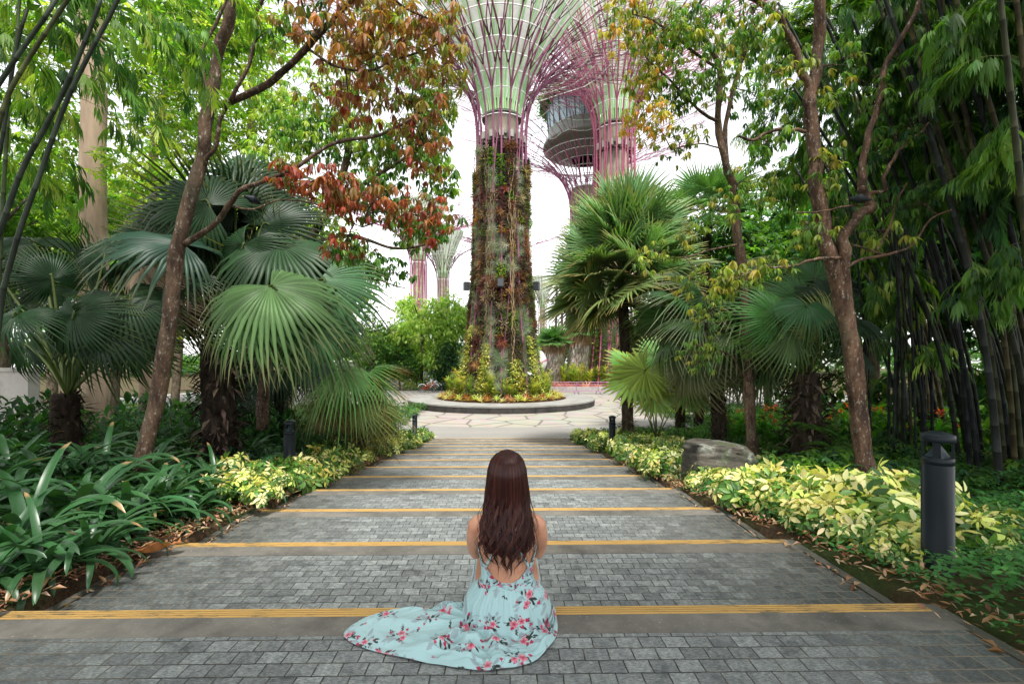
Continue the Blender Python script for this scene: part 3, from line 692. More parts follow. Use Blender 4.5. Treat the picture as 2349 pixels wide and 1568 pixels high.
# ---- printed cloth: flowers, buds and leaves drawn into the colour of the weave
BLUE = np.array([.29, .44, .455])
def motifs(seed, u0, u1, v0, v1):
    r = np.random.default_rng(seed); M = []
    pts = []
    for _ in range(4000):
        p = np.array([r.uniform(u0, u1), r.uniform(v0, v1)])
        if all(np.hypot(*(p-q)) > .128 for q in pts): pts.append(p)
    for p in pts: # bouquets
        d = r.uniform(0, 2*pi)
        for _ in range(16):
            a = r.uniform(0, 2*pi); q = p+np.array([cos(a)*1.5, sin(a)])*r.uniform(.016, .042)
            M.append(('leaf', q, a+r.uniform(-.5, .5), r.uniform(.008, .017), (.015, .022, .018)))
        for _ in range(6):
            a = r.uniform(0, 2*pi); q = p+np.array([cos(a), sin(a)])*r.uniform(.035, .075)
            M.append(('leaf', q, a, r.uniform(.016, .03), (.22, .29, .31)))
        for _ in range(6):
            a = r.uniform(0, 2*pi); M.append(('bud', p+np.array([cos(a)*1.5, sin(a)])*r.uniform(.02, .052), a, r.uniform(.005, .010), (.30, .012, .06)))
        n = r.integers(1, 3)
        for i in range(n): M.append(('rose', p+np.array([cos(d+i*2.6), sin(d+i*2.6)])*.022*(n > 1), r.uniform(0, 6), r.uniform(.015, .021), None))
        M.append(('stem', p+r.normal(0, .03, 2), r.uniform(0, 6), r.uniform(.035, .06), (.20, .27, .30)))
    for _ in range(120): # sprigs between
        p = np.array([r.uniform(u0, u1), r.uniform(v0, v1)]); a = r.uniform(0, 6); dk = r.random() < .55
        for k in range(4 if dk else 5): M.append(('leaf', p+np.array([cos(a), sin(a)])*.009*k*.8, a+(-1)**k*.8, r.uniform(.006, .011), (.015, .022, .018) if dk else (.20, .27, .30)))
        if r.random() < .25: M.append(('bud', p, a, .006, (.5, .05, .13)))
    return M
def paint(U, V, M):
    c = np.tile(BLUE, (len(U), 1))
    order = {'stem': 0, 'leaf': 1, 'bud': 2, 'rose': 3}
    for kd, p, a, s, col in sorted(M, key=lambda m_: order[m_[0]]):
        R_ = s*2.2; sel = np.nonzero((np.abs(U-p[0]) < R_) & (np.abs(V-p[1]) < R_))[0]
        if not len(sel): continue
        x, y = U[sel]-p[0], V[sel]-p[1]; xr, yr = x*cos(a)+y*sin(a), -x*sin(a)+y*cos(a); d = np.hypot(x, y); th = np.arctan2(y, x)
        if kd == 'leaf':
            h = (np.abs(xr) < s) & (np.abs(yr) < s*.38*(1-(xr/s)**2)); c[sel[h]] = col
        elif kd == 'stem':
            h = (np.abs(xr) < s) & (np.abs(yr-.35*s*(1-(xr/s)**2)) < .0016); c[sel[h]] = col
        elif kd == 'bud':
            e = s*(1+.22*np.cos(3*(th-a))); h = d < e; c[sel[h]] = col; h2 = d < e*.4; c[sel[h2]] = (.30, .01, .05)
        else:
            e = s*(1+.14*np.cos(5*(th-a))); h = d < e; t = (d/e)
            pet = np.abs(np.cos(2.5*(th-a)+t*2)); k = np.clip(t*1.2-.25+.35*pet-.2, 0, 1)[:, None]
            colr = np.array([.27, .012, .055])*(1-k)+np.array([.58, .24, .28])*k; c[sel[h]] = colr[h]
    return c
def cloth_mat():
    m, nt, out = mat('printed_cloth'); a = N(nt, 'ShaderNodeAttribute', attribute_name='Col')
    b = principled(nt, out, a.outputs['Color'], .75, noise(nt, 900, 2, coords(nt, world=False)), .12, .001, 0, .2)
    b.inputs['Sheen Weight'].default_value = .25; return m
M_cloth = cloth_mat()
# skirt: one sheet from the waist seam over hips and knees and out into a train on the paving
hem = [(-88, .34, -.36), (-75, 0, 0)]
hp = [(.03, -.375), (.12, -.335), (.19, -.25), (.245, -.15), (.265, -.05), (.268, .05), (.262, .13), (.235, .28), (.20, .50), (.16, .66), (.0, .70), (-.16, .66), (-.21, .50), (-.25, .30), (-.33, .145), (-.46, .115), (-.58, .10), (-.70, .08), (-.80, .0), (-.835, -.10), (-.80, -.155), (-.73, -.205), (-.60, -.262), (-.46, -.31), (-.33, -.345), (-.2, -.38), (-.08, -.39)]
hp = np.array(hp); ha = np.unwrap(np.arctan2(hp[:, 1]-.0, hp[:, 0])); 
# parametrise the hem by index, give each index a smooth angle at the waist
NT, NS_ = 720, 250
hs_ = smooth_path(np.vstack([hp, hp[:1]]), 30)[:-1]; seg = np.r_[0, np.cumsum(np.linalg.norm(np.diff(np.vstack([hs_, hs_[:1]]), axis=0), axis=1))]
tt = np.linspace(0, seg[-1], NT, endpoint=False); H = np.stack([np.interp(tt, seg, np.append(hs_[:, k], hs_[0, k])) for k in (0, 1)], -1)
wa = np.unwrap(np.arctan2(H[:, 1]-.02, H[:, 0])); wa = wa[0]+(wa-wa[0])*(2*pi/(wa[-1]-wa[0]+(wa[1]-wa[0])))
wa = .7*wa+.3*(wa[0]+np.linspace(0, 2*pi, NT, endpoint=False))
waist = torso(.225, (wa+pi) % (2*pi)-pi, 1.07)
front = np.clip((np.sin(wa)-.42)/.45, 0, 1); front = front*front*(3-2*front)
dirw = np.stack([np.cos(wa), np.sin(wa)], -1)
hip = np.stack([dirw[:, 0]*.218, .03+dirw[:, 1]*.175, np.full(NT, .125)], -1)
low = np.stack([dirw[:, 0]*.236, .03+dirw[:, 1]*.196, np.full(NT, .035)], -1)
# in front the cloth runs over the thighs and the raised knees and falls to the feet
kx = np.clip(dirw[:, 0]*.26, -.17, .17)
hipf = np.stack([kx*.9, np.full(NT, .26), np.full(NT, .275)], -1); lowf = np.stack([kx, np.full(NT, .47), np.full(NT, .31)], -1)
fr = front[:, None]; hip = hip*(1-fr)+hipf*fr; low = low*(1-fr)+lowf*fr
stepz = np.where(H[:, 1]+PO[1] > Y0-.005, -R_, 0.0)
hem3 = np.stack([H[:, 0], H[:, 1], np.where(front > .5, -.125, .006)], -1)
s_ = np.linspace(0, 1, NS_); grid = np.zeros((NS_, NT, 3))
tocb = np.stack([low[:, 0]*.0+(low[:, 0]+.10*(H[:, 0]-low[:, 0])), low[:, 1]+.10*(H[:, 1]-low[:, 1]), np.where(front > .5, low[:, 2]-.05, .012)], -1)
ctrl = [2*waist-hip, waist, hip, low, tocb, (tocb+hem3)/2, hem3, 2*hem3-tocb]
lens = [0, .13, .24, .32, .62, 1.0]
for q in range(5):
    a_, b_, c_, d_ = ctrl[q], ctrl[q+1], ctrl[q+2], ctrl[q+3]
    h = np.nonzero((s_ >= lens[q]) & (s_ <= lens[q+1]))[0]
    for i in h:
        t = (s_[i]-lens[q])/(lens[q+1]-lens[q]); grid[i] = .5*((2*b_)+(-a_+c_)*t+(2*a_-5*b_+4*c_-d_)*t*t+(-a_+3*b_-3*c_+d_)*t**3)
# folds: fine gathers below the seam, broad folds over the hip, long folds along the train
rf = np.random.default_rng(5); k_ = np.arange(NT)/NT*2*pi
f1 = sum(rf.uniform(.4, 1)*np.sin(n*k_+rf.uniform(0, 6)) for n in (46, 59, 71))/2; f2 = sum(rf.uniform(.5, 1)*np.sin(n*k_+rf.uniform(0, 6)) for n in (9, 14, 21, 27))/2
S = s_[:, None]
out_n = np.stack([np.cos(wa), np.sin(wa), 0*wa], -1)[None]
g1 = np.exp(-((S-.08)/.09)**2)*.0055; g2 = np.clip(S/.3, 0, 1)*np.clip((.75-S)/.3, 0, 1)*.010
grid += out_n*((g1*f1+g2*f2*1.5)[..., None])
ground_z = np.where(grid[..., 1]+PO[1] > Y0-.004, -R_, 0.0)
flat = np.clip((S-.30)/.12, 0, 1)
px_, py_ = grid[..., 0], grid[..., 1]
ridge = lambda v: np.clip(np.abs(np.sin(v))*1.0-.35, 0, 1)**1.3
ang = np.arctan2(py_+.02, px_+.15)
dist = np.hypot(px_, py_)
lay = .036*ridge(ang*5.2+dist*2.2+.5)+.020*ridge(ang*9+dist*5+1.7)+.007*np.abs(np.sin(S*19+2.2*np.sin(ang*3)))
lay2 = .026*np.exp(-((S-.43)/.05)**2)+.015*np.exp(-((S-.60+.03*np.sin(ang*4))/.035)**2)+.012*np.exp(-((S-.80+.03*np.sin(ang*5))/.04)**2)
hz = ground_z+.007+(lay+lay2*(.6+.4*np.sin(ang*3+1)))*np.clip((1.02-S)/.12, .15, 1)
upright = grid[..., 2]
notfront = 1-front[None]
grid[..., 2] = np.where(notfront > .5, np.maximum(upright*(1-flat)+hz*flat, ground_z*0+np.where(ground_z < -.01, np.minimum(hz, .02), hz)), upright)
# the cloth bridges the step edge instead of dropping through it
over = (notfront > .5) & (ground_z < -.01); grid[..., 2] = np.where(over, np.maximum(grid[..., 2], .012-(grid[..., 1]+PO[1]-Y0)*.9), grid[..., 2])
arc = np.concatenate([np.zeros((1, NT)), np.cumsum(np.linalg.norm(np.diff(grid, axis=0), axis=2), 0)], 0)
lam = np.clip((S-.12)/.25, 0, 1)
U = grid[..., 0]*1.05+(front[None]*.0); Vv = -arc*np.where(np.sin(wa) < .15, 1, -1)[None]
# on the ground the print lies flat: use the lie of the cloth itself
Ug = grid[..., 0]; Vg = grid[..., 1]*1.05-.10
Uf = U*(1-lam)+Ug*lam; Vf = np.where(front[None] > .3, Vv, (-arc)*(1-lam)+(Vg)*lam)
Mo = motifs(11, -.95, .4, -.75, .8)
colr = paint(Uf.ravel(), Vf.ravel(), Mo)
mb = MB(); i, j = np.meshgrid(np.arange(NS_-1), np.arange(NT), indexing='ij'); j2 = (j+1) % NT
mb.add(grid.reshape(-1, 3), [np.stack([i*NT+j, (i+1)*NT+j, (i+1)*NT+j2, i*NT+j2], -1).reshape(-1, 4)], colr)
dress = mb.build('dress', M_cloth, person)
sm = dress.modifiers.new('thick', 'SOLIDIFY'); sm.thickness = .0022; sm.offset = 0
# bodice with the low open back, waistband, straps
NA, NZ = 360, 120; a = np.linspace(-pi, pi, NA+1)[:-1]
db = np.abs(((a+pi/2+pi) % (2*pi))-pi)       # angle away from the spine
top = np.interp(db, [0, .12, .45, .9, 1.25, 1.6, 2.2, pi], [.250, .252, .272, .325, .372, .40, .43, .435])
zz = .205+(top-.205)[None]*np.linspace(0, 1, NZ)[:, None]
V = np.zeros((NZ, NA, 3))
for i in range(NZ):
    for q in range(NA): pass
    V[i] = np.stack([torso(zq, np.array([aq]), 1.045+.02*(1-i/NZ))[0] for zq, aq in zip(zz[i], a)])
V[..., 1] += np.where(np.sin(a) > .2, .012, 0)[None]*(zz > .33)
V += np.stack([np.cos(a), np.sin(a), 0*a], -1)[None]*(.0015*np.sin(a*26+zz*20))[..., None]
mb = MB(); cc = paint((V[..., 0]*1.1).ravel(), (zz-.1).ravel()*1.0, motifs(12, -.2, .2, .05, .4))
i, j = np.meshgrid(np.arange(NZ-1), np.arange(NA), indexing='ij'); j2 = (j+1) % NA
mb.add(V.reshape(-1, 3), [np.stack([i*NA+j, i*NA+j2, (i+1)*NA+j2, (i+1)*NA+j], -1).reshape(-1, 4)], cc)
o = mb.build('bodice', M_cloth, dress); sm = o.modifiers.new('thick', 'SOLIDIFY'); sm.thickness = .003; sm.offset = 1
mb = MB(); aa = a; bz = np.linspace(.212, .247, 12)
V = np.array([torso(z, aa, 1.085)+np.array([0, 0, 0]) for z in bz]); i, j = np.meshgrid(np.arange(11), np.arange(NA), indexing='ij'); j2 = (j+1) % NA
mb.add(V.reshape(-1, 3), [np.stack([i*NA+j, i*NA+j2, (i+1)*NA+j2, (i+1)*NA+j], -1).reshape(-1, 4)], paint((V[..., 0]*1.1).ravel(), (V[..., 2]*2).ravel(), motifs(13, -.2, .2, .3, .6)))
o = mb.build('waistband', M_cloth, dress); sm = o.modifiers.new('thick', 'SOLIDIFY'); sm.thickness = .003; sm.offset = 1
for s in (-1, 1):
    mb = MB(); za = np.linspace(.318, .56, 40); an = -pi/2+s*np.linspace(.92, -.55, 40)
    V = []
    for z, q in zip(za, an):
        p = torso(z, np.array([q]), 1.0)[0]; nn_ = nrm(np.array([cos(q), sin(q), .1])); V.append(p+nn_*.006)
    V = np.array(V); t = nrm(np.gradient(V, axis=0)); nn_ = nrm(np.stack([np.cos(an), np.sin(an), 0*an], -1)); sd = nrm(np.cross(t, nn_))
    w_ = np.linspace(-1, 1, 9)*.0065; G_ = V[:, None]+sd[:, None]*w_[None, :, None]; sheet(mb, G_, W0)
    mb.c = [paint(G_[..., 0].ravel()*1.3, G_[..., 2].ravel()*2, motifs(14+s, -.2, .2, .5, 1.2))]
    o = mb.build('strap', M_cloth, dress); sm = o.modifiers.new('thick', 'SOLIDIFY'); sm.thickness = .0025
# ---- hair: locks that start on the crown, fall over the back and end in waves
def hair_mat():
    m, nt, out = mat('dark_red_hair'); a = N(nt, 'ShaderNodeAttribute', attribute_name='Col')
    b = principled(nt, out, a.outputs['Color'], .45, None, spec=.22); b.inputs['Anisotropic'].default_value = .5; return m
M_hair = hair_mat()
r = np.random.default_rng(17); mb = MB(); hc = np.array([0, .068, .79])
skin_z = [(.90, .02), (.885, .060), (.85, .088), (.80, .104), (.74, .110), (.67, .112), (.60, .114), (.52, .120), (.44, .120), (.38, .108), (.33, .08), (.30, .05)]
def lock(a0, zend, w0, seedphase, wave, out_=0.0):
    zs_ = np.linspace(.895, zend, 30); pts = []
    for z in zs_:
        rx = np.interp(-z, [-p[0] for p in skin_z], [p[1] for p in skin_z])
        tq = np.clip((.78-z)/.25, 0, 1); ry_head = rx*1.12; yb = np.interp(z, TZ, TC)-np.interp(z, TZ, TY)-.022+.02*np.cos(a0)
        x = sin(a0)*rx*(1+out_*tq); yh = hc[1]-cos(a0)*ry_head; yb2 = yb-.012*cos(a0)+.035*abs(sin(a0))**2
        y = yh*(1-tq)+yb2*tq
        amp = wave*np.clip((.70-z)/.25, 0, 1); x += amp*.015*sin(z*36+seedphase)+amp*.006*sin(z*74+seedphase*2); y -= amp*.009*(1+cos(z*36+seedphase+1))
        if z < .36: x *= 1
        pts.append((x, y, z))
    p = np.array(pts); rr_ = w0*np.interp(np.linspace(0, 1, 30), [0, .1, .6, .9, 1], [1.0, 1.1, 1, .6, .08]); sh = r.uniform(.6, 1.35)
    base = np.array([.024, .0062, .0046])*sh if r.random() < .8 else np.array([.05, .014, .010])*sh
    tube(mb, p, rr_, base, 5)
for i in range(620):
    a0 = r.uniform(-1, 1); a0 = a0*1.75
    centre = 1-abs(a0)/1.75; zend = np.clip(r.normal(.392+.09*(abs(a0)/1.2)**1.5, .05), .285, .62)
    if abs(a0) > 1.35: zend = r.uniform(.40, .60)
    # stray gap where the crossed straps show
    lock(a0, zend, r.uniform(.0028, .0052), (a0*2.4//.32)*2.3+r.uniform(-.4, .4), r.uniform(.6, 1.3), r.uniform(-.05, .12))
for i in range(70):
    lock(r.uniform(-1.75, 1.75), r.uniform(.30, .5), .0011, r.uniform(0, 6), 1.6, r.uniform(.05, .3))
# solid under-layer so that no light shows through
u = np.linspace(-1.75, 1.75, 40); zs_ = np.linspace(.892, .40, 40); Vh = np.zeros((40, 40, 3))
for i, z in enumerate(zs_):
    rx = np.interp(-z, [-p[0] for p in skin_z], [p[1] for p in skin_z])*.93; tq = np.clip((.78-z)/.25, 0, 1)
    yb = np.interp(z, TZ, TC)-np.interp(z, TZ, TY)-.014
    Vh[i] = np.stack([np.sin(u)*rx, (hc[1]-np.cos(u)*rx*1.1)*(1-tq)+(yb+.035*np.sin(u)**2)*tq, 0*u+z], -1)
sheet(mb, Vh, (.010, .0035, .003))
# front of the scalp and side locks beside the face
for i in range(150):
    a0 = r.uniform(1.7, 2.5)*r.choice([-1, 1]); zs_ = np.linspace(.898, r.uniform(.50, .66), 20); rx = np.interp(-zs_, [-p[0] for p in skin_z], [p[1] for p in skin_z])*1.0
    y = hc[1]-np.cos(a0)*rx*1.02; y = np.where(zs_ < .78, np.minimum(y, .06+.0*y), y); tube(mb, np.stack([np.sin(a0)*rx, y, zs_], -1), .004, np.array([.018, .006, .005])*r.uniform(.7, 1.3), 5)
for i in range(120):
    a0 = r.uniform(-pi, pi); uu = np.linspace(0, 1, 10); rx = .078*uu; p = np.stack([np.sin(a0)*rx, hc[1]+.012-np.cos(a0)*rx*1.1, .905-.045*uu**2], -1); tube(mb, p, .004, np.array([.024, .0062, .0046])*r.uniform(.7, 1.3), 5)
mb.build('hair', M_hair, person)
# ------------------------------------------------------------------ bollard lights
BC = np.array([.0065, .0105, .0135])
def bollard(label, x, D, seed=0):
    p = G(x, D); t = thing('bollard_light', label, 'bollard light', p-[0, 0, .02], 'bollard lights beside the steps'); R_ = .086
    mb = MB(); lathe(mb, [(R_+.012, 0), (R_+.012, .02), (R_, .022), (R_, .745), (R_-.003, .748), (R_-.003, .753), (R_, .756), (R_, .797), (R_-.008, .80)], BC, 48); mb.build('post', M_boll, t)
    mb = MB(); lathe(mb, [(R_-.012, .80), (R_-.02, .803), (.012, .885), (.004, .90)], BC*4+.01, 4, a0=pi/4+.3, a1=2*pi+pi/4+.3); lathe(mb, [(R_-.012, .80), (.0, .801)], BC*1.6, 32); mb.build('reflector', M_boll, t, False)
    for i in range(4):
        a = i*pi/2+.75; mb = MB(); box(mb, (R_-.018, -.02, .79), (R_-.003, .02, .91), BC, rz=a); mb.build('strut', M_boll, t, False)
    mb = MB(); lathe(mb, [(.0, .905), (R_-.012, .903), (R_+.004, .903), (R_+.006, .907), (R_+.006, .948), (R_+.001, .952), (.03, .972), (0, .974)], BC*1.15, 48); mb.build('cap', M_boll, t)
    return t
M_boll = attr_mat('bollard_paint', .38, 3, .12, .18)
bollard('dark grey bollard light beside the big cream leaved shrubs, largest of the bollards', 2150, 3.08)
bollard('dark grey bollard light in the shade among green strap leaves by the left bed', 664, 7.1)
bollard('small bollard light at the foot of the steps, left of the round planter', 951, 15.6)
bollard('small bollard light rising from the yellow shrubs below the big fan palm', 1404, 12.0)

# ------------------------------------------------------------------ rock
def rock():
    p = P(1662, 1080, 6.9); t = bmesh.new(); bmesh.ops.create_icosphere(t, subdivisions=6, radius=1.0)
    v = np.array([q.co[:] for q in t.verts]); f = np.array([[q.index for q in fc.verts] for fc in t.faces]); t.free()
    r = np.random.default_rng(9)
    s = np.sign(v)*np.abs(v)**.42; s /= np.maximum(1, np.abs(s).max(1))[:, None]
    q = s*np.array([.80, .55, .42])
    q[:, 0] += -.10*(q[:, 2] > 0)*q[:, 2]/.34; 
    for _ in range(26):                      # split faces: cut the block with random planes
        n = nrm(rand_dirs(r, 1, -.2, .25)[0]*np.array([.8, 1, 1.0])); d = r.uniform(.26, .72); ex = q@n-d; q -= n*np.maximum(ex, 0)[:, None]*.9
    q *= np.array([1.75, 1.1, .84]); top_ = q[:, 2] > 0; q[:, 2] *= np.where(top_, np.interp(q[:, 0], [-.8, -.62, -.3, .1, .8], [.35, .8, 1.0, .95, .45]), 1)
    lay = np.sin(q[:, 2]*60+np.sin(q[:, 0]*7)*1.5+q[:, 1]*6); q += nrm(q)*(lay*.008)[:, None]
    ns = sum(np.sin(q@rand_dirs(r, 1)[0]*k+r.uniform(0, 6))/k for k in (6, 9, 14, 20, 31, 45, 60)); q += nrm(q)*(ns*.13)[:, None]
    q[:, 2] += .10*np.clip(-q[:, 0]+.1, 0, .5); q[:, 2] -= .16*np.clip(q[:, 0]-.2, 0, 1)*(q[:, 2] > 0)
    m, nt, out = mat('layered_rock'); v2 = coords(nt, (1.5, 1.5, 11), world=False)
    c = mixc(nt, (.06, .052, .042), (.15, .135, .11), ramp(nt, noise(nt, 2.2, 8, v2, .7), [(.35, (0,)*3), (.65, (1,)*3)]))
    c = mixc(nt, c, (.045, .045, .04), ramp(nt, noise(nt, 3, 6, coords(nt, world=False), .7), [(.45, (0,)*3), (.62, (.8,)*3)]))
    c = mixc(nt, c, (.30, .32, .27), ramp(nt, noise(nt, 5, 6, coords(nt, (1, 1, 1), (4, 1, 1), False), .75), [(.55, (0,)*3), (.64, (.7,)*3)]))
    c = mixc(nt, c, (.05, .08, .025), ramp(nt, noise(nt, 3.5, 6, coords(nt, (1, 1, 1), (9, 2, 5), False), .7), [(.52, (0,)*3), (.62, (.8,)*3)]))
    principled(nt, out, c, .85, noise(nt, 5, 9, v2, .75), .9, .03, 0, .25)
    mb = MB(); mb.add(q, [f], W0); o = mb.build('rock', m); o.location = [float(x) for x in p+np.array([0, 0, .08])]; o.rotation_euler = (0, .04, .25)
    tag(o, 'long flat topped brown layered rock between the cream shrubs and two tree trunks', 'rock')
rock()

# ------------------------------------------------------------------ cream leaved shrubs lining the steps
def cream_shrub(mb, r, pal, green=.38, n=34, R_=.36, H_=.40, L_=.105):
    u = r.random(n); a = np.arange(n)*2.399+r.uniform(-.3, .3, n); q = np.sqrt(u)*R_; z = H_*np.sqrt(np.clip(1-(q/R_)**2*.85, 0, 1))*r.uniform(.72, 1.05, n)
    pos = np.stack([q*np.cos(a), q*np.sin(a), z], -1)
    for p in pos: tube(mb, [(p[0]*.3, p[1]*.3, 0), (p[0]*.75, p[1]*.75, p[2]*.6), tuple(p)], .004, (.12, .16, .05), 3, False)
    # second, deeper storey of greener leaves
    pos2 = pos*np.array([.95, .95, .62])+r.normal(0, .03, (n, 3)); allp = np.concatenate([pos, pos2]); N2 = len(allp)
    z_ = nrm(np.stack([allp[:, 0]*1.3, allp[:, 1]*1.3, np.full(N2, .34)], -1)+r.normal(0, .22, (N2, 3))); x_ = nrm(np.cross(rand_dirs(r, N2), z_)); y_ = np.cross(z_, x_)
    M = np.stack([x_, y_, z_], -1)*(L_*r.uniform(.7, 1.25, N2))[:, None, None]
    isg = np.concatenate([r.random(n) < green, r.random(n) < .8]); c = np.where(isg[:, None], pick(r, GREEN, N2), pick(r, pal, N2, .12))
    for k, t in enumerate(cream_whorls):
        s = np.arange(N2) % 4 == k; tv = t[0]; nl = len(leaf_hi[0]); lf = np.arange(len(tv))//nl
        cc = np.repeat(c[s][:, None], len(tv), 1)
        flip = r.random((s.sum(), 7)) < .16; cc = np.where(flip[:, lf][..., None], np.array([.10, .22, .04]), cc)
        cc = cc*(1+.16*r.uniform(-1, 1, (s.sum(), 7)))[:, lf][..., None]
        mb.inst(t, M[s], allp[s], np.clip(cc, 0, 1))
def shrub_set(n, name, label, cat, group, maker, m, posf, seed, protos_n=5):
    r = np.random.default_rng(seed); pr = []
    for i in range(n):
        loc, rz, s = posf(i, r)
        if loc is None: continue
        if len(pr) < protos_n:
            mb = MB(); maker(mb, r); t = mb.build(name, m); tag(t, label, cat, group); pr.append(t)
            t.location = [float(x) for x in loc]; t.rotation_euler = (0, 0, rz); t.scale = (s,)*3
        else: dup(pr[r.integers(len(pr))], loc, rz, s)
def bedpos(side, n0, n1, y0, y1):
    def f(i, r):
        u = r.random(); y = y0+(y1-y0)*(i+.5)/n1+r.uniform(-.15, .15)
        w = n0 if not callable(n0) else n0(y); d = .08+u*w
        x = XC+side*(HW+d+.08); return (x, y, gz(y)-.03), r.uniform(0, 6), r.uniform(.75, 1.15)
    return f
shrub_set(78, 'cream_shrub', 'low shrub of cream and green fingered leaves in the sloping bed below the rock', 'shrub', 'cream leaved shrubs in the right bed', lambda mb, r: cream_shrub(mb, r, CREAM), M_petal, bedpos(1, lambda y: 1.5+.13*max(y-8, 0), 78, 7.4, 18.4), 41)
shrub_set(64, 'cream_shrub', 'low shrub of yellow and green fingered leaves between the palms and the steps', 'shrub', 'cream leaved shrubs in the left bed', lambda mb, r: cream_shrub(mb, r, [(.62, .58, .16), (.66, .60, .24), (.5, .52, .12)], .42), M_petal, bedpos(-1, lambda y: .45+.10*max(y-6, 0), 64, 5.9, 18.2), 42)
# the near clump by the tall bollard, shrub by shrub
near = [(1655, 6.0, .7), (1720, 5.7, .8), (1790, 5.3, .95), (1700, 5.15, .85), (1850, 4.9, 1.0), (1930, 4.9, 1.0), (1790, 4.75, .8), (1880, 4.4, .95), (1990, 4.3, 1.05), (2060, 4.6, 1.1), (1950, 3.85, .85), (2040, 3.75, .95), (1900, 4.05, .75), (2095, 3.35, .72), (1600, 6.3, .5), (2130, 4.2, 1.0)]
near += [(1174+F*(2.60+.05*(i%2))/(3.25+i*.42)+40, 3.25+i*.42, .52+.12*(i % 3)) for i in range(9)]+[(2240, 3.45, .7), (2290, 3.9, .6)]
r = np.random.default_rng(43)
for i, (x, D, s) in enumerate(near):
    p = G(x, D); mb = MB(); cream_shrub(mb, r, CREAM, .32 if i != 9 else .5, 40, .38, .44, .135); o = mb.build('cream_shrub', M_petal); o.location = [float(v) for v in p+[0, 0, .02]]; o.scale = (s*.95,)*3; o.rotation_euler = (0, 0, r.uniform(0, 6))
    tag(o, 'broad cream leaved shrub in the clump between the rock and the tall bollard', 'shrub', 'near cream shrubs by the tall bollard')
for i, (x, D, s) in enumerate([(500, 5.6, .62), (560, 5.3, .7), (600, 5.0, .55), (585, 6.0, .8), (540, 6.6, .8), (640, 5.8, .5)]):
    p = G(x, D); mb = MB(); cream_shrub(mb, r, CREAM, .35, 30, .36, .42, .12); o = mb.build('cream_shrub', M_petal); o.location = [float(v) for v in p+[0, 0, .1]]; o.scale = (s,)*3
    tag(o, 'cream leaved shrub poking out between the dark strap leaves left of the steps', 'shrub', 'cream shrubs among the strap leaves')

# ------------------------------------------------------------------ strap leaved lilies on the left bank
def strap_plant(mb, r, n, L_, wd=.075):
    for i in range(n):
        a = i*2.399+r.uniform(-.3, .3); e = r.uniform(.55, 1.35); l = L_*r.uniform(.75, 1.15); w = wd*r.uniform(.75, 1.2)
        m_ = 14; t = np.linspace(0, 1, m_); bend = r.uniform(.9, 1.9)*(1.45-e*.55)
        ang = e-bend*1.35*t**1.6; dx = np.cumsum(np.cos(ang))/m_*l; dz = np.cumsum(np.sin(ang))/m_*l; tw = r.uniform(-.5, .5)
        aa = a+tw*t*.35; c_, s_ = np.cos(aa), np.sin(aa); mid = np.stack([.03*cos(a)+dx*c_, .03*sin(a)+dx*s_, dz], -1)
        side = np.stack([-s_, c_, 0*s_], -1); up = np.stack([-np.sin(ang)*c_, -np.sin(ang)*s_, np.cos(ang)], -1)
        prof = w/2*np.clip(np.sin(np.clip(t*.86+.14, 0, 1)*pi)**.45, 0, 1)*(1-.0*t); prof[-1] = .002
        tw2 = r.uniform(-.5, .5)*t; sd = side*np.cos(tw2)[:, None]+up*np.sin(tw2)[:, None]; u2 = up*np.cos(tw2)[:, None]-side*np.sin(tw2)[:, None]
        V = np.stack([mid-sd*prof[:, None]+u2*prof[:, None]*.35, mid, mid+sd*prof[:, None]+u2*prof[:, None]*.35], 1)
        c = np.array([.03, .092, .03])*r.uniform(.7, 1.35)*(1+r.uniform(-.1, .1, 3)); cl = np.repeat((c*np.interp(t, [0, .25, .9, 1], [1.25, 1.0, 1.0, 1.2])[:, None])[:, None], 3, 1).reshape(-1, 3)
        if r.random() < .12: cl[-6:] = (.35, .22, .10)
        sheet(mb, V, cl)
protos = []
r = np.random.default_rng(51)
M_strap = leaf_mat('strap_leaf', .14, .34, .5)
for i in range(5):
    mb = MB(); strap_plant(mb, r, 27, 1.0, .09); protos.append(mb)
spots = [(60, 3.4, 1.05, 0), (170, 3.9, 1.1, 0), (-60, 4.2, 1.2, .1), (285, 4.0, .95, 0), (110, 4.9, 1.15, .1), (235, 5.2, 1.1, .1), (360, 4.7, .95, 0), (420, 5.4, .95, 0), (20, 5.8, 1.1, .15), (330, 6.2, 1.0, .1), (495, 6.0, .85, 0), (560, 6.8, .8, 0), (440, 7.2, .9, .1), (-120, 3.6, 1.1, .0), (-10, 3.05, .8, 0), (95, 2.95, .7, 0),
         (200, 3.25, .68, 0), (240, 3.6, .62, 0), (330, 4.15, .62, 0), (430, 4.6, .6, 0), (500, 5.1, .5, 0), (180, 6.6, 1.1, .15), (60, 7.4, 1.1, .2), (620, 7.6, .7, 0), (700, 8.6, .6, 0), (-40, 2.75, .6, 0), (560, 8.6, .9, .1), (420, 9.2, .9, .1), (650, 10.2, .8, 0), (330, 8.2, 1, .1), (760, 10.8, .7, 0), (600, 5.55, .5, 0), (650, 6.3, .5, 0)]
made = []
for i, (x, D, s, dz_) in enumerate(spots):
    p = G(x, D)+[0, 0, dz_]
    if i < 5:
        o = protos[i].build('strap_lily', M_strap); tag(o, 'dark green strap leaved lily arching in the thick bank left of the steps', 'plant', 'strap leaved lilies on the left bank'); made.append(o)
        o.location = [float(v) for v in p]; o.scale = (s*.88,)*3; o.rotation_euler = (0, 0, i)
    else: dup(made[i % 5], p, i*1.3, s*.88)

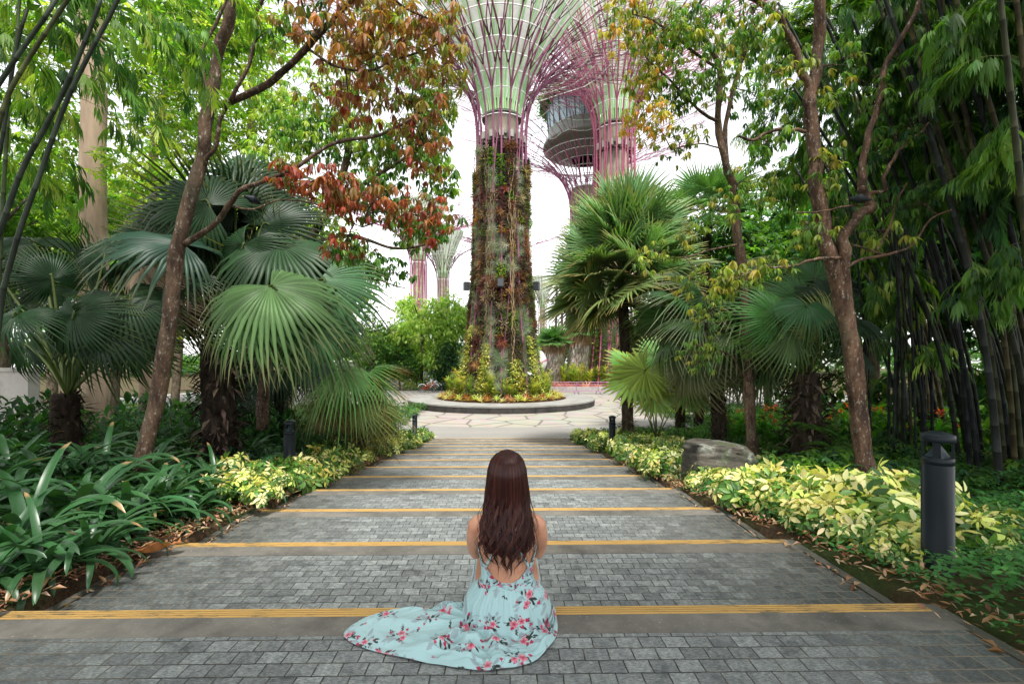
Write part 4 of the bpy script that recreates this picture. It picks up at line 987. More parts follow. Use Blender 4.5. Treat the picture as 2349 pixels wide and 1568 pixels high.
# ------------------------------------------------------------------ litter, weeds, small ground leaves
def onbed(x, y): return np.array([gz(v)+.10*min(1, max(0, abs(u-XC)-HW-.14)/3) for u, v in zip(x, y)])
r = np.random.default_rng(61); mb = MB()
n = 4200; side = np.where(r.random(n) < .68, -1, 1); y = 1.2+r.random(n)**1.3*9; d = np.abs(r.normal(0, .28, n))+.02; x = XC+side*(HW+.02+d-.08)
z = onbed(x, y)+r.uniform(.0, .05, n)*(d > .1)+.015
z = np.where(np.abs(x-XC) < HW, np.array([-R_*max(0, math.ceil((v-Y0)/T_)) for v in y])+.012, z)
scatter(mb, r, [leaf_t(.42, LOW, .12, .5), leaf_t(.3, ((0, 0), (.3, .9), (.7, .8), (1, 0)), -.3, .4), leaf_t(.13, LOW, .1)], np.stack([x, y, z], -1), .062, [(.36, .20, .12), (.28, .14, .08), (.38, .24, .15), (.18, .09, .05), (.42, .30, .21)], rand_dirs(r, n, -.2, .35), (0, 0, 1), .45)
kind(mb.build('leaf_litter', M_dry), 'stuff')
o = None; mb = MB(); U_ = np.linspace(-1, 1, 26); Vv_ = np.linspace(0, 1, 40); V = np.zeros((40, 26, 3))
for i, v in enumerate(Vv_):
    w_ = .085*sin(pi*min(1, v*.93+.05))**.7; V[i] = np.stack([U_*w_*(1+.1*np.sin(v*23+U_)), np.full(26, (v-.5)*.37), .035*np.abs(U_)**1.5+.018*np.sin(v*9+U_*2)+.03*v+.008*np.sin(v*40)*np.abs(U_)], -1)
sheet(mb, V, (.42, .17, .07)); o = mb.build('fallen_leaf', M_dry); q = P(350, 1283, 3.55); o.location = (q[0], q[1], -.141*1+.05); o.rotation_euler = (.05, -.2, radians(-77)); tag(o, 'very large curled orange brown dead leaf lying on the edge of the paving', 'leaf')
for (x, yy, D, sz, lab) in ((1505, 1232, 4.1, .05, 'tiny pale dry leaf alone on the third tread'), (2365*1, 1490, 2.2, .3, 'long thin reddish dry leaf on the kerb'), (1250, 1365, 0, 0, '')):
    if sz == 0: continue
    mb = MB(); mb.inst(leaf_t(.3 if sz < .1 else .07, ((0, 0), (.3, .9), (.7, .8), (1, 0)), -.1, .4), frames(np.array([[1., -.4, 0]]))*sz, np.zeros((1, 3)), np.array([[.5, .38, .25] if sz < .1 else [.32, .12, .06]])); o = mb.build('fallen_leaf', M_dry); o.location = [float(v) for v in P(x, yy, D)]; o.location.z = .02 if D < 2.6 else -.141*2+.012 if D > 3.9 else -.13; tag(o, lab, 'leaf')
def carpet(name, n, x0, x1, y0, y1, pal, size, seed, temps, hmax=.16, m=None, clump=1.0):
    r = np.random.default_rng(seed); x = r.uniform(x0, x1, n); y = y0+(y1-y0)*r.random(n)**1.25
    keep = (np.sin(x*2.3+seed)*np.cos(y*1.9+x)+r.normal(0, .5, n)) > -clump; keep &= np.abs(x-XC) > HW+.12; x, y = x[keep], y[keep]; n = len(x)
    z = onbed(x, y)+r.random(n)*hmax*(1+.7*np.sin(x*1.7)*np.sin(y*2.2)); mb = MB()
    scatter(mb, r, temps, np.stack([x, y, z], -1), size, pal, rand_dirs(r, n, -.25, .5)); kind(mb.build(name, m or M_leaf), 'stuff')
rnd = [whorl_t(leaf_t(.62, LOW, .1, .1), 3, .1, 1, .1, .3, s) for s in range(3)]
carpet('ground_cover', 15000, XC+HW+.1, 7.5, 1.0, 7.5, [(.06, .20, .05), (.09, .26, .07), (.045, .14, .04)], .05, 71, rnd, .20, clump=.7)
carpet('ground_cover', 16000, XC+HW+1.2, 14, 5.5, 19, DEEP+GREEN, .13, 72, whorls_lo, .32, clump=.6)
carpet('ground_cover', 16000, -15, XC-HW-.3, 4, 19, DARK+DEEP, .14, 73, whorls_lo, .35, clump=.6)
carpet('ground_cover', 5000, -9, XC-HW-.1, 1.5, 5, DEEP, .06, 74, rnd, .10, clump=.0)
carpet('ground_cover', 9000, -28, -5, 17, 30, GREEN+DEEP, .22, 75, whorls_lo, .5, clump=.5)
carpet('ground_cover', 9000, 9, 30, 17, 30, GREEN+DEEP, .22, 76, whorls_lo, .5, clump=.5)
# ferns: arching pinnate fronds
def fern_t(seed, nf=9, L_=.55):
    r = np.random.default_rng(seed); mb = MB(); lt = leaf_t(.26, LOW, .1, .1)
    for i in range(nf):
        a = i*2.399; e = r.uniform(.5, 1.1); t = np.linspace(.15, 1, 15); ang = e-1.5*t; dx = np.cumsum(np.cos(ang))/15*L_; dzz = np.cumsum(np.sin(ang))/15*L_
        p = np.stack([dx*cos(a), dx*sin(a), dzz], -1); fd = np.array([cos(a), sin(a), 0]); sd = np.array([-sin(a), cos(a), 0])
        for s in (-1, 1):
            d = nrm(sd*s+fd*.45-np.array([0, 0, .25])+0*p); mb.inst(lt, frames(d)*(L_*.30*np.sin(np.clip(t, 0, .97)*pi)**.6)[:, None, None], p, pick(r, GREEN[:3], 15, .2))
        tube(mb, p, .003, (.05, .1, .02), 3, False)
    return mb
r = np.random.default_rng(81)
frn = []
for i, (x, D, s, h) in enumerate([(2260, 4.2, 1, 0), (2330, 3.9, 1.1, 0), (2200, 5.4, 1, 0), (2400, 4.6, 1.1, 0), (2300, 5.2, 1, 0), (1455, 15.2, 1.3, 0), (1430, 15, 1.1, 0), (1475, 14.8, 1.1, 0), (1620, 9.5, 1.1, 0), (1600, 9.8, 1, .2), (1860, 7.6, .8, .8), (1905, 7.4, .8, .5), (1520, 11, .9, 0), (500, 9, 1, 0), (470, 8.5, .9, .5), (2240, 4.9, .8, 0)]):
    p = G(x, D)+[0, 0, h]
    if i < 3: o = fern_t(i).build('fern', M_leaf); tag(o, 'soft green fern growing in the shade around trunks and bamboo', 'fern', 'ferns in the shaded beds'); frn.append(o); o.location = [float(v) for v in p]
    else: dup(frn[i % 3], p, i, s)
# ------------------------------------------------------------------ fan palms
def fan_t(nseg=36, spread=300, split=.5, droop=.25, seed=0, wave=.05, tipdroop=.5, fold=.6, costa=.25):
    """pleated fan in its own frame: hub at origin, middle finger along +Y, face up +Z, radius 1"""
    r = np.random.default_rng(seed); sp = radians(spread); ts = np.array([.03, .3, split, split+(1-split)*.45, split+(1-split)*.8, 1.0]); V = []; Q = []; T3 = []; n = 0; K = []
    dl = sp/nseg/2
    for i in range(nseg):
        th = -sp/2+dl*(2*i+1); Ls = (1-.18*abs(th/(sp/2))**2)*r.uniform(.93, 1.04); td = tipdroop*r.uniform(.6, 1.4)
        bend = r.normal(0, .06); td *= 1+1.6*(r.random() < .12)
        for k, t in enumerate(ts):
            rad = t*Ls; hw = t*math.tan(dl) if t <= split else split*math.tan(dl)*((1-t)/(1-split))**.75*.95
            hw *= Ls; z = -droop*rad**2*(1+costa*abs(th))-td*max(0, t-split)**2*1.2+wave*sin(th*5+seed)*rad; th2 = th+bend*max(0, t-split)
            ct, st_ = cos(th2), sin(th2); m_ = np.array([st_*rad, ct*rad, z]); s_ = np.array([ct, -st_, 0]); f = fold*hw
            if k < len(ts)-1: V += [m_-s_*hw-[0, 0, f], m_+[0, 0, f], m_+s_*hw-[0, 0, f]]; K += [t]*3
            else: V += [m_]; K += [t]
        for k in range(len(ts)-2):
            a = n+3*k; Q += [(a, a+1, a+4, a+3), (a+1, a+2, a+5, a+4)]
        a = n+3*(len(ts)-2); T3 += [(a, a+1, a+3), (a+1, a+2, a+3)]; n += 3*(len(ts)-1)+1
    return (np.array(V), [np.array(T3), np.array(Q)]), np.array(K)
FANS = {}
def fan(kind_):
    if kind_ not in FANS:
        kw = dict(hero=dict(nseg=46, spread=290, split=.52, droop=.3, tipdroop=1.0), stiff=dict(nseg=34, spread=230, split=.5, droop=.08, tipdroop=.15), small=dict(nseg=26, spread=320, split=.62, droop=.12, tipdroop=.2), limp=dict(nseg=40, spread=280, split=.45, droop=.5, tipdroop=1.5), up=dict(nseg=30, spread=130, split=.6, droop=-.05, tipdroop=.1))[kind_]
        FANS[kind_] = [fan_t(seed=s, **kw) for s in range(3)]
    return FANS[kind_]
def frond(parent, base, hub, tip, normal, kind_, col, r, pr=.014, tipc=None, petiole=True, name='frond'):
    """blade from hub towards tip; petiole from the trunk to the hub"""
    (t, K) = fan(kind_)[r.integers(3)]; hub = np.asarray(hub, float); d = np.asarray(tip, float)-hub; R_ = np.linalg.norm(d); y = d/R_
    z = np.asarray(normal, float); z = z-y*z.dot(y); z /= np.linalg.norm(z); x = np.cross(y, z); M = np.stack([x, y, z], -1)*R_
    c0 = np.array(col)*r.uniform(.8, 1.25)*(1+r.uniform(-.08, .08, 3)); cc = np.repeat(c0[None], len(K), 0)
    seg = np.repeat(r.uniform(.7, 1.25, 400), 16)[:len(K)]; cc = cc*seg[:, None]
    if tipc is not None: w_ = np.clip((K-.72)/.28, 0, 1)[:, None]*r.uniform(.2, 1.0); cc = cc*(1-w_)+np.array(tipc)*w_
    mb = MB(); mb.inst(t, M[None], hub[None], np.clip(cc, 0, 1)[None]); o = mb.build(name, M_frond, parent)
    if petiole:
        base = np.asarray(base, float); m_ = (base+hub)/2+np.array([0, 0, .12*np.linalg.norm(hub-base)])*(.5 if y[2] < .5 else 0); mb = MB(); tube(mb, smooth_path([base, m_, hub, hub+y*R_*.12], 5), np.linspace(pr*1.5, pr*.6, 16), (.09, .12, .035), 6); mb.build('petiole', M_leaf, o)
    return o
def palm_trunk(t, base, top, r0, r1, col, r, hair=300, boots=True):
    mb = MB(); n = 26; u = np.linspace(0, 1, n); p = base+(top-base)*u[:, None]+np.stack([.03*np.sin(u*5), .03*np.cos(u*4), 0*u], -1)*r0*3
    tube(mb, p, r0+(r1-r0)*u+.06*r0*np.sin(u*n*pi), col, 18)
    d = nrm(top-base); H_ = np.linalg.norm(top-base); m_ = hair; a = r.uniform(0, 2*pi, m_); uu = r.random(m_); rad = (r0+(r1-r0)*uu); pos = base+(top-base)*uu[:, None]+np.stack([np.cos(a)*rad, np.sin(a)*rad, 0*a], -1)
    dr = nrm(np.stack([np.cos(a)*.7, np.sin(a)*.7, r.uniform(-.6, .9, m_)], -1)); scatter(mb, r, [leaf_t(.22, LOW, .2, .2)], pos, r0*1.1, [np.array(col)*1.5, np.array(col)*.8, np.array(col)*2.4], dr)
    return mb.build('trunk', M_fiber, t)
def palm(label, base, crown, r0, fr, nf, Lp, Rf, kind_, col, seed, el=(1.35, -.5), tipc=None, name='fan_palm', tr=True, col2=None, group=None, spreadaz=None, cat='palm', droopy=.5, hair=300, pr=.014, rise=0, njit=.25):
    r = np.random.default_rng(seed); t = thing(name, label, cat, (0, 0, 0), group); base = np.asarray(base, float); crown = np.asarray(crown, float)
    if tr: palm_trunk(t, base, crown, r0, r0*.8, (.055, .042, .03), r, hair)
    for i in range(nf):
        u = i/max(1, nf-1); az = i*2.399+r.uniform(-.2, .2) if spreadaz is None else spreadaz[0]+(spreadaz[1]-spreadaz[0])*r.random(); e = el[0]+(el[1]-el[0])*u**.9+r.uniform(-.12, .12)
        d = np.array([cos(az)*cos(e), sin(az)*cos(e), sin(e)]); L_ = Lp*r.uniform(.8, 1.15); cr0 = crown+np.array([0, 0, rise*(1-u)]); hub = cr0+d*L_; e2 = e-droopy*(.4+u); td = np.array([cos(az)*cos(e2), sin(az)*cos(e2), sin(e2)])
        nn_ = np.array([-cos(az)*sin(e2), -sin(az)*sin(e2), cos(e2)])+r.normal(0, njit, 3); c = np.array(col) if col2 is None else np.array(col)*(1-u**2)+np.array(col2)*u**2
        frond(t, cr0-[0, 0, .1], hub, hub+td*Rf*r.uniform(.85, 1.12), nn_, kind_, c, r, pr, tipc)
    for q in fr: frond(t, *q)
    return t
SG = (.115, .205, .085)
# big silvery fan palm right of the planter
palm('full round fan palm with silvery green crown and bronze lower fronds beside the plaza', G(1440, 14.5), P(1430, 690, 14.5), .19, [], 104, 1.35, 1.45, 'stiff', (.14, .27, .12), 101, (1.5, -.30), (.34, .18, .07), col2=(.12, .15, .035), droopy=.16, pr=.02, rise=1.45, njit=.75)
# hero palm, left: fronds set out one by one
r = np.random.default_rng(110)
tA = thing('fan_palm', 'huge dark fan palm left of the steps with pleated fronds over the shaded bed', 'palm')
bA, cA = G(500, 7.6), P(505, 800, 7.4)+np.array([0, 0, .0])
palm_trunk(tA, bA, cA, .26, .24, (.03, .022, .016), r, 420)
cA = P(540, 760, 7.3)
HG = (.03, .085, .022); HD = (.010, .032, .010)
def fr(hx, hy, hD, tx, ty, tD, nor, kd='hero', col=HG, tipc=(.25, .22, .12)): frond(tA, cA, P(hx, hy, hD), P(tx, ty, tD), nor, kd, col, r, .018, tipc)
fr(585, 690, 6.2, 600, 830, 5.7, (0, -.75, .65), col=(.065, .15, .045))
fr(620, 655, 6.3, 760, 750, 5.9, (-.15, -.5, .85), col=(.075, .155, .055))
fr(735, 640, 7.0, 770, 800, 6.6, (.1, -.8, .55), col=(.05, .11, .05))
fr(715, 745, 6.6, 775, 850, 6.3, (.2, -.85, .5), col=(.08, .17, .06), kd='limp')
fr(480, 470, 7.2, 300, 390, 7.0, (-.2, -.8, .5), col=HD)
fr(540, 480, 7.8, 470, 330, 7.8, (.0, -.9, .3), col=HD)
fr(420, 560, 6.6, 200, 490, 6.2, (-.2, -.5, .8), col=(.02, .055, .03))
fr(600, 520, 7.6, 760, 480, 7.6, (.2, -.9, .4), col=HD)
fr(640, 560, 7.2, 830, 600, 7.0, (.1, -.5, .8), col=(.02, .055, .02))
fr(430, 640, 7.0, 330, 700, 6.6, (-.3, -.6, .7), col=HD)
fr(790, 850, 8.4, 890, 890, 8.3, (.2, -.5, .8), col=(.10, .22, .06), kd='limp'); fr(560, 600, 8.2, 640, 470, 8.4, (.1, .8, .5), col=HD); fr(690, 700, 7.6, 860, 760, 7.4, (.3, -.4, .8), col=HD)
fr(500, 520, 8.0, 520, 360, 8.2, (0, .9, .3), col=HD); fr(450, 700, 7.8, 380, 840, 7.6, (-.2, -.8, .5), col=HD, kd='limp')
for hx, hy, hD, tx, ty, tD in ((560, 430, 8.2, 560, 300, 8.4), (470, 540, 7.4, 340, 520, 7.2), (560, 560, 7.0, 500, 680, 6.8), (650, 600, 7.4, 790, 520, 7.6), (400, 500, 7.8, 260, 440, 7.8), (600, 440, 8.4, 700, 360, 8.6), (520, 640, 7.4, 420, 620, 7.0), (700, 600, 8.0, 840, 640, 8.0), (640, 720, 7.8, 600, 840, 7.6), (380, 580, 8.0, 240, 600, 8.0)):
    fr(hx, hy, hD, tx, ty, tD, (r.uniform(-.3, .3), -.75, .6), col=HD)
for hx, hy, tx, ty in ((330, 615, 230, 670), (370, 690, 300, 770), (345, 640, 300, 720)):
    frond(tA, cA, P(hx, hy, 6.7), P(tx, ty, 6.5), (-.2, -.6, .7), 'limp', (.33, .22, .15), r, .014, None, name='dead_frond')
# second dark palm at the far left
tB = thing('fan_palm', 'dark fan palm at the far left, long stalks rising from a short stump', 'palm')
bB, cB = G(150, 6.2), P(155, 905, 6.1); palm_trunk(tB, bB, cB, .17, .15, (.025, .018, .012), r, 200)
for q in [(330, 560, 7.4, 240, 480, 7.4, (0, -.7, .6)), (100, 700, 6.8, 0, 660, 6.6, (0, -.7, .6)), (280, 620, 7.4, 200, 640, 7.2, (0, -.8, .5)), (360, 720, 7.2, 300, 800, 7.0, (0, -.8, .5)), (20, 600, 7.2, 100, 540, 7.4, (0, -.7, .6)), (150, 780, 6.6, 200, 880, 6.5, (0, -.9, .3)), (120, 640, 6.0, 60, 560, 5.8, (0, -.6, .8)), (240, 590, 6.6, 180, 535, 6.6, (0, -.8, .5)), (40, 720, 5.4, -60, 800, 5.0, (0, -.6, .8)), (170, 720, 5.6, 130, 840, 5.4, (0, -.8, .6)), (290, 680, 6.0, 360, 780, 5.8, (.2, -.5, .8)), (300, 790, 6.8, 370, 870, 6.8, (.1, -.9, .3)), (80, 560, 7.0, -40, 520, 7.0, (0, -.5, .8)), (0, 640, 6.4, -120, 600, 6.2, (0, -.5, .8)), (230, 740, 5.8, 300, 850, 5.6, (.1, -.8, .6)), (60, 790, 6.6, 40, 880, 6.5, (0, -1, .2)), (200, 650, 7.2, 210, 540, 7.4, (0, .7, .6)), (330, 640, 7.4, 420, 600, 7.4, (.1, -.4, .9))]:
    frond(tB, cB, P(*q[:3]), P(*q[3:6]), q[6], 'hero', HD, r, .016, (.12, .16, .04))
# small bright palm at the foot of the silver palm
palm('low yellow green fan palm with thin dark stalks beside the plaza', G(1505, 11.5), G(1505, 11.5)+[0, 0, .35], .07, [], 0, 1, 1, 'small', SG, 103, name='young_fan_palm', hair=60)
tC = [o for o in SC.objects if o.name.startswith('young_fan_palm')][0]
for hx, hy, hD, tx, ty, tD, col in ((1455, 868, 11.2, 1385, 900, 11.0, (.17, .29, .05)), (1500, 905, 10.9, 1500, 965, 10.6, (.20, .32, .06)), (1560, 845, 11.4, 1620, 800, 11.4, (.14, .30, .07)), (1440, 835, 11.8, 1390, 800, 11.8, (.16, .32, .07)), (1505, 815, 12.0, 1500, 760, 12.2, (.15, .30, .08)), (1570, 900, 11.2, 1640, 930, 11.0, (.14, .28, .06)), (1480, 850, 11.0, 1440, 925, 10.8, (.27, .33, .05))):
    frond(tC, G(1505, 11.5)+[0, 0, .35], P(hx, hy, hD), P(tx, ty, tD), (0, -.55, .8), 'small', col, r, .010, (.34, .2, .05))
# right side palms
tD_ = palm('stout dark trunked fan palm behind the right tree, upright stalks and shaded fronds', G(1848, 7.9), P(1850, 855, 7.8), .25, [], 0, 1.2, .95, 'hero', HG, 104, hair=500)
for hx, hy, hD, tx, ty, tD, nor, col in ((1780, 730, 7.6, 1720, 640, 7.6, (0, -.8, .5), (.05, .15, .03)), (1830, 690, 8.2, 1820, 600, 8.4, (0, -.9, .2), (.04, .12, .03)), (1900, 680, 7.8, 1990, 640, 7.8, (.1, -.8, .5), HD), (1940, 730, 7.2, 2060, 740, 7.0, (.1, -.4, .9), HD), (1760, 790, 9.4, 1640, 800, 9.3, (-.1, -.5, .85), (.04, .11, .02)), (1890, 750, 7.4, 1880, 670, 7.2, (0, -1, .1), (.22, .26, .08)), (1730, 700, 9.2, 1630, 690, 9.2, (-.1, -.6, .8), (.05, .14, .02)), (1815, 760, 7.6, 1790, 850, 7.3, (0, -.8, .5), (.09, .16, .05)), (1870, 640, 8.6, 1920, 570, 8.8, (0, -.8, .5), (.04, .12, .03)), (1960, 800, 7.8, 2050, 860, 7.6, (.2, -.5, .8), HD), (1745, 830, 9.4, 1660, 880, 9.3, (-.1, -.6, .7), (.07, .16, .05)), (1850, 700, 7.0, 1850, 760, 6.6, (0, -.5, .8), (.03, .09, .03))):
    frond(tD_, P(1850, 865, 7.8), P(hx, hy, hD), P(tx, ty, tD), nor, 'hero', col, r, .016, (.2, .2, .06))
palm('fan palm with ferny trunk and pale hanging fronds beside the thin tree', G(1650, 10.2), P(1640, 770, 10), .17, [], 26, .95, .95, 'hero', (.035, .10, .025), 105, (1.3, -.7), (.33, .28, .18), col2=(.10, .12, .05), droopy=.5, hair=300)
palm('tall fan palm rising behind the silvery one on its right', G(1600, 19), P(1625, 500, 18), .2, [], 28, 1.2, 1.3, 'stiff', (.12, .24, .09), 106, (1.4, -.6), (.2, .2, .1), droopy=.3)
palm('broad grey green fan palm behind the young palm at the plaza edge', G(1560, 18), P(1555, 800, 17), .2, [], 26, 1.3, 1.4, 'hero', (.11, .19, .10), 107, (1.3, -.5), (.3, .26, .16), droopy=.4)
palm('low palm with drooping green and bronze fronds at the edge of the left bed', G(825, 10.2), P(820, 935, 10.2), .14, [], 15, .7, .75, 'limp', (.07, .16, .035), 108, (1.3, -.3), (.25, .10, .04), col2=(.12, .09, .03), droopy=.7, hair=80)
palm('small dark palm in the shade behind the left bollard', G(640, 11.5), P(640, 860, 11.5), .14, [], 16, .9, .85, 'hero', HD, 109, (1.2, -.3), None, droopy=.5)
# far shaggy palms standing in skirts of dead fronds
def shaggy(label, x, ytop, ybot, D, wpx, seed, n=16):
    r = np.random.default_rng(seed); s = F/D; b = P(x, ybot, D); tp = P(x, ytop+(ybot-ytop)*.30, D); t = thing('skirted_palm', label, 'palm', (0, 0, 0), 'skirted palms behind the barriers'); Rw = wpx/s/2; H_ = tp[2]-b[2]
    mb = MB(); m_ = 2600; u = r.random(m_); a = r.uniform(0, 2*pi, m_); rad = Rw*(.58+.36*u)*r.uniform(.75, 1.05, m_); pos = np.stack([b[0]+rad*np.cos(a), b[1]+rad*np.sin(a), b[2]+H_*(.06+u*.98)], -1)
    d = nrm(np.stack([np.cos(a)*.22, np.sin(a)*.22, -np.ones(m_)], -1)+r.normal(0, .12, (m_, 3)))
    c = np.where((u > .80)[:, None], pick(r, [(.34, .23, .14), (.26, .16, .10)], m_), pick(r, [(.50, .46, .41), (.38, .34, .30), (.26, .22, .19)], m_)); mb.inst(leaf_t(.16, LOW, .1), frames(d, np.array([.3, .4, 1]))*(H_*.2), pos, c)
    lathe(mb, [(Rw*.45, 0), (Rw*.75, H_)], (.2, .16, .13), 16, b); mb.build('dead_frond_skirt', M_dry, t)
    for i in range(n):
        u = i/(n-1); az = i*2.399; e = 1.4-1.3*u; d = np.array([cos(az)*cos(e), sin(az)*cos(e), sin(e)]); hub = tp+d*Rw*.6; e2 = e-.25; td = np.array([cos(az)*cos(e2), sin(az)*cos(e2), sin(e2)]); frond(t, tp, hub, hub+td*Rw*1.45, np.array([-cos(az)*sin(e2), -sin(az)*sin(e2), cos(e2)]), 'stiff', (.08, .19, .05), r, .03, (.2, .3, .08))
shaggy('palm in a shaggy skirt of dead fronds, the shorter one beside the white rounded shape', 1268, 748, 878, 48, 50, 1)
shaggy('taller palm in a shaggy skirt of dead fronds below the silvery fan palm', 1328, 718, 872, 49, 50, 2)
shaggy('third skirted palm half hidden by the plant covered tower', 1243, 768, 880, 51, 42, 3, 12)
# ------------------------------------------------------------------ trees drawn limb by limb
def limb_tube(mb, pts, r0, r1, col, r, n=9, k=7, wob=.012):
    p = smooth_path([P(*q) for q in pts], k); m_ = len(p); u = np.linspace(0, 1, m_)
    p = p+np.stack([np.interp(u*m_/3, np.arange(m_), r.normal(0, wob, m_)) for _ in range(3)], -1)*.8
    rr_ = (r0+(r1-r0)*u)*(1+.09*np.interp(u*m_/2, np.arange(m_), r.normal(0, 1, m_))*.6); tube(mb, p, rr_, np.array(col)*r.uniform(.9, 1.1), n); return p
def twiggy(tw, lf, r, anchors, c, rad, n, temps, size, pal, col, sag=.5, per=1.0, whsize=None):
    """a side branch from the nearest wood to the clump centre, twigs from it, a whorl at each twig end"""
    c = np.asarray(c, float); A = np.asarray(anchors); a = A[np.argmin(np.linalg.norm(A-c, axis=1))]
    mid = (a+c)/2+r.normal(0, .12, 3)*np.linalg.norm(c-a)*.5+[0, 0, .05]; sub = smooth_path([a, mid, c], 8); tube(tw, sub, np.linspace(.011, .004, len(sub)), col, 5)
    nb = max(3, n//14); ends = c+rand_dirs(r, nb)*np.array(rad)*r.uniform(.3, .95, (nb, 1)); wood = [sub[8:]]
    for e in ends:
        s = sub[r.integers(6, len(sub))]; q = smooth_path([s, (s+e)/2+r.normal(0, .08, 3), e], 5); tube(tw, q, np.linspace(.006, .0025, len(q)), col, 4, False); wood.append(q[3:])
    wood = np.concatenate(wood); pos = c+rand_dirs(r, n)*np.array(rad)*(r.random((n, 1))**.45)
    W_ = wood[np.argmin(np.linalg.norm(wood[None]-pos[:, None], axis=2), axis=1)] if n*len(wood) < 4e6 else wood[r.integers(len(wood), size=n)]
    for s, e in zip(W_, pos):
        e2 = s+(e-s)*.85; tube(tw, [s, (s+e2)/2+[0, 0, .02], e2], .0018, col, 3, False)
    scatter(lf, r, temps, s_off(pos), size, pal, nrm(rand_dirs(r, n, -.3, .5)), (0, 0, 1), .3)
def s_off(p): return p
def tree(name, label, limbs, clumps, bark, seed, m=M_bark, group=None, temps=whorls, lm=M_leaf):
    r = np.random.default_rng(seed); t = thing(name, label, 'tree', (0, 0, 0), group); wood = []
    for i, (pts, r0, r1) in enumerate(limbs):
        mb = MB(); wood.append(limb_tube(mb, pts, r0, r1, bark, r, 14 if r0 > .05 else 8)); mb.build('trunk' if i == 0 else 'branch', m, t)
    wood = np.concatenate(wood); tw, lf = MB(), MB()
    for (x, y, D, rx, ry, rd, n, size, pal) in clumps:
        s = F/D; twiggy(tw, lf, r, wood, P(x, y, D), (rx/s, rd, ry/s), n, temps, size, pal, np.array(bark)*.7)
    if tw.n: tw.build('twigs', M_bark, t); lf.build('crown', lm, t)
    return t
BRK = (.10, .062, .04)
tree('red_leaf_tree', 'leaning brown barked tree with forked trunk and rust red drooping leaves', [
    ([(318, 1130, 5.6), (335, 1030, 5.6), (362, 900, 5.6), (385, 760, 5.5), (400, 610, 5.5), (425, 490, 5.5), (457, 385, 5.5), (470, 300, 5.5), (484, 225, 5.5), (500, 130, 5.5), (530, 40, 5.4), (560, -60, 5.3)], .094, .055),
    ([(488, 243, 5.5), (560, 228, 5.4), (640, 175, 5.2), (700, 110, 5.0), (760, 50, 4.9), (800, 5, 4.8), (850, -60, 4.7)], .042, .026),
    ([(425, 560, 5.5), (478, 527, 5.4), (520, 480, 5.3), (552, 438, 5.2), (600, 420, 5.1), (665, 392, 5.0), (760, 330, 5.0), (880, 305, 5.1), (970, 255, 5.2)], .036, .014),
    ([(462, 385, 5.5), (495, 330, 5.45), (510, 262, 5.4), (545, 200, 5.3), (578, 130, 5.3), (585, 40, 5.3), (612, -30, 5.2)], .026, .018),
    ([(482, 228, 5.5), (466, 180, 5.5), (476, 90, 5.5), (512, 20, 5.5), (530, -40, 5.4)], .024, .014),
    ([(530, 470, 5.3), (580, 482, 5.2), (640, 462, 5.1), (720, 470, 5.1), (830, 520, 5.2)], .012, .006),
    ([(700, 110, 5.0), (770, 150, 5.0), (850, 160, 5.0), (960, 120, 5.1), (1030, 90, 5.2)], .016, .008),
    ([(850, -50, 4.7), (930, 20, 4.8), (1010, 60, 5.0)], .018, .008),
    ], [(760, 60, 4.9, 110, 80, .6, 51, .12, RUST), (850, 120, 5.0, 130, 100, .7, 84, .12, RUST), (960, 70, 5.0, 120, 90, .7, 93, .12, RUST+OLIVE[:1]), (1025, 130, 5.3, 50, 100, .5, 51, .12, RUST+OLIVE), (800, 230, 5.2, 110, 60, .6, 54, .11, RUST+RED[:1]),
        (930, 230, 5.2, 110, 70, .6, 63, .11, RUST+OLIVE[:2]), (660, 400, 5.0, 60, 30, .3, 39, .11, RED+OLIVE[:1]), (760, 430, 5.0, 60, 50, .4, 75, .11, RED), (860, 460, 5.1, 110, 50, .5, 75, .105, RED), (985, 490, 5.3, 80, 60, .4, 69, .105, RED+GREEN[:1]), (970, 330, 5.4, 70, 80, .5, 66, .105, RED+RUST+LIME[1:2]),
        (800, 560, 5.2, 60, 40, .4, 51, .105, RED+GREEN), (700, 30, 4.9, 80, 60, .5, 36, .11, RUST+GREEN), (620, 70, 5.1, 60, 70, .4, 24, .105, OLIVE+GREEN), (870, 20, 4.9, 90, 50, .5, 45, .12, RUST)], BRK, 201)
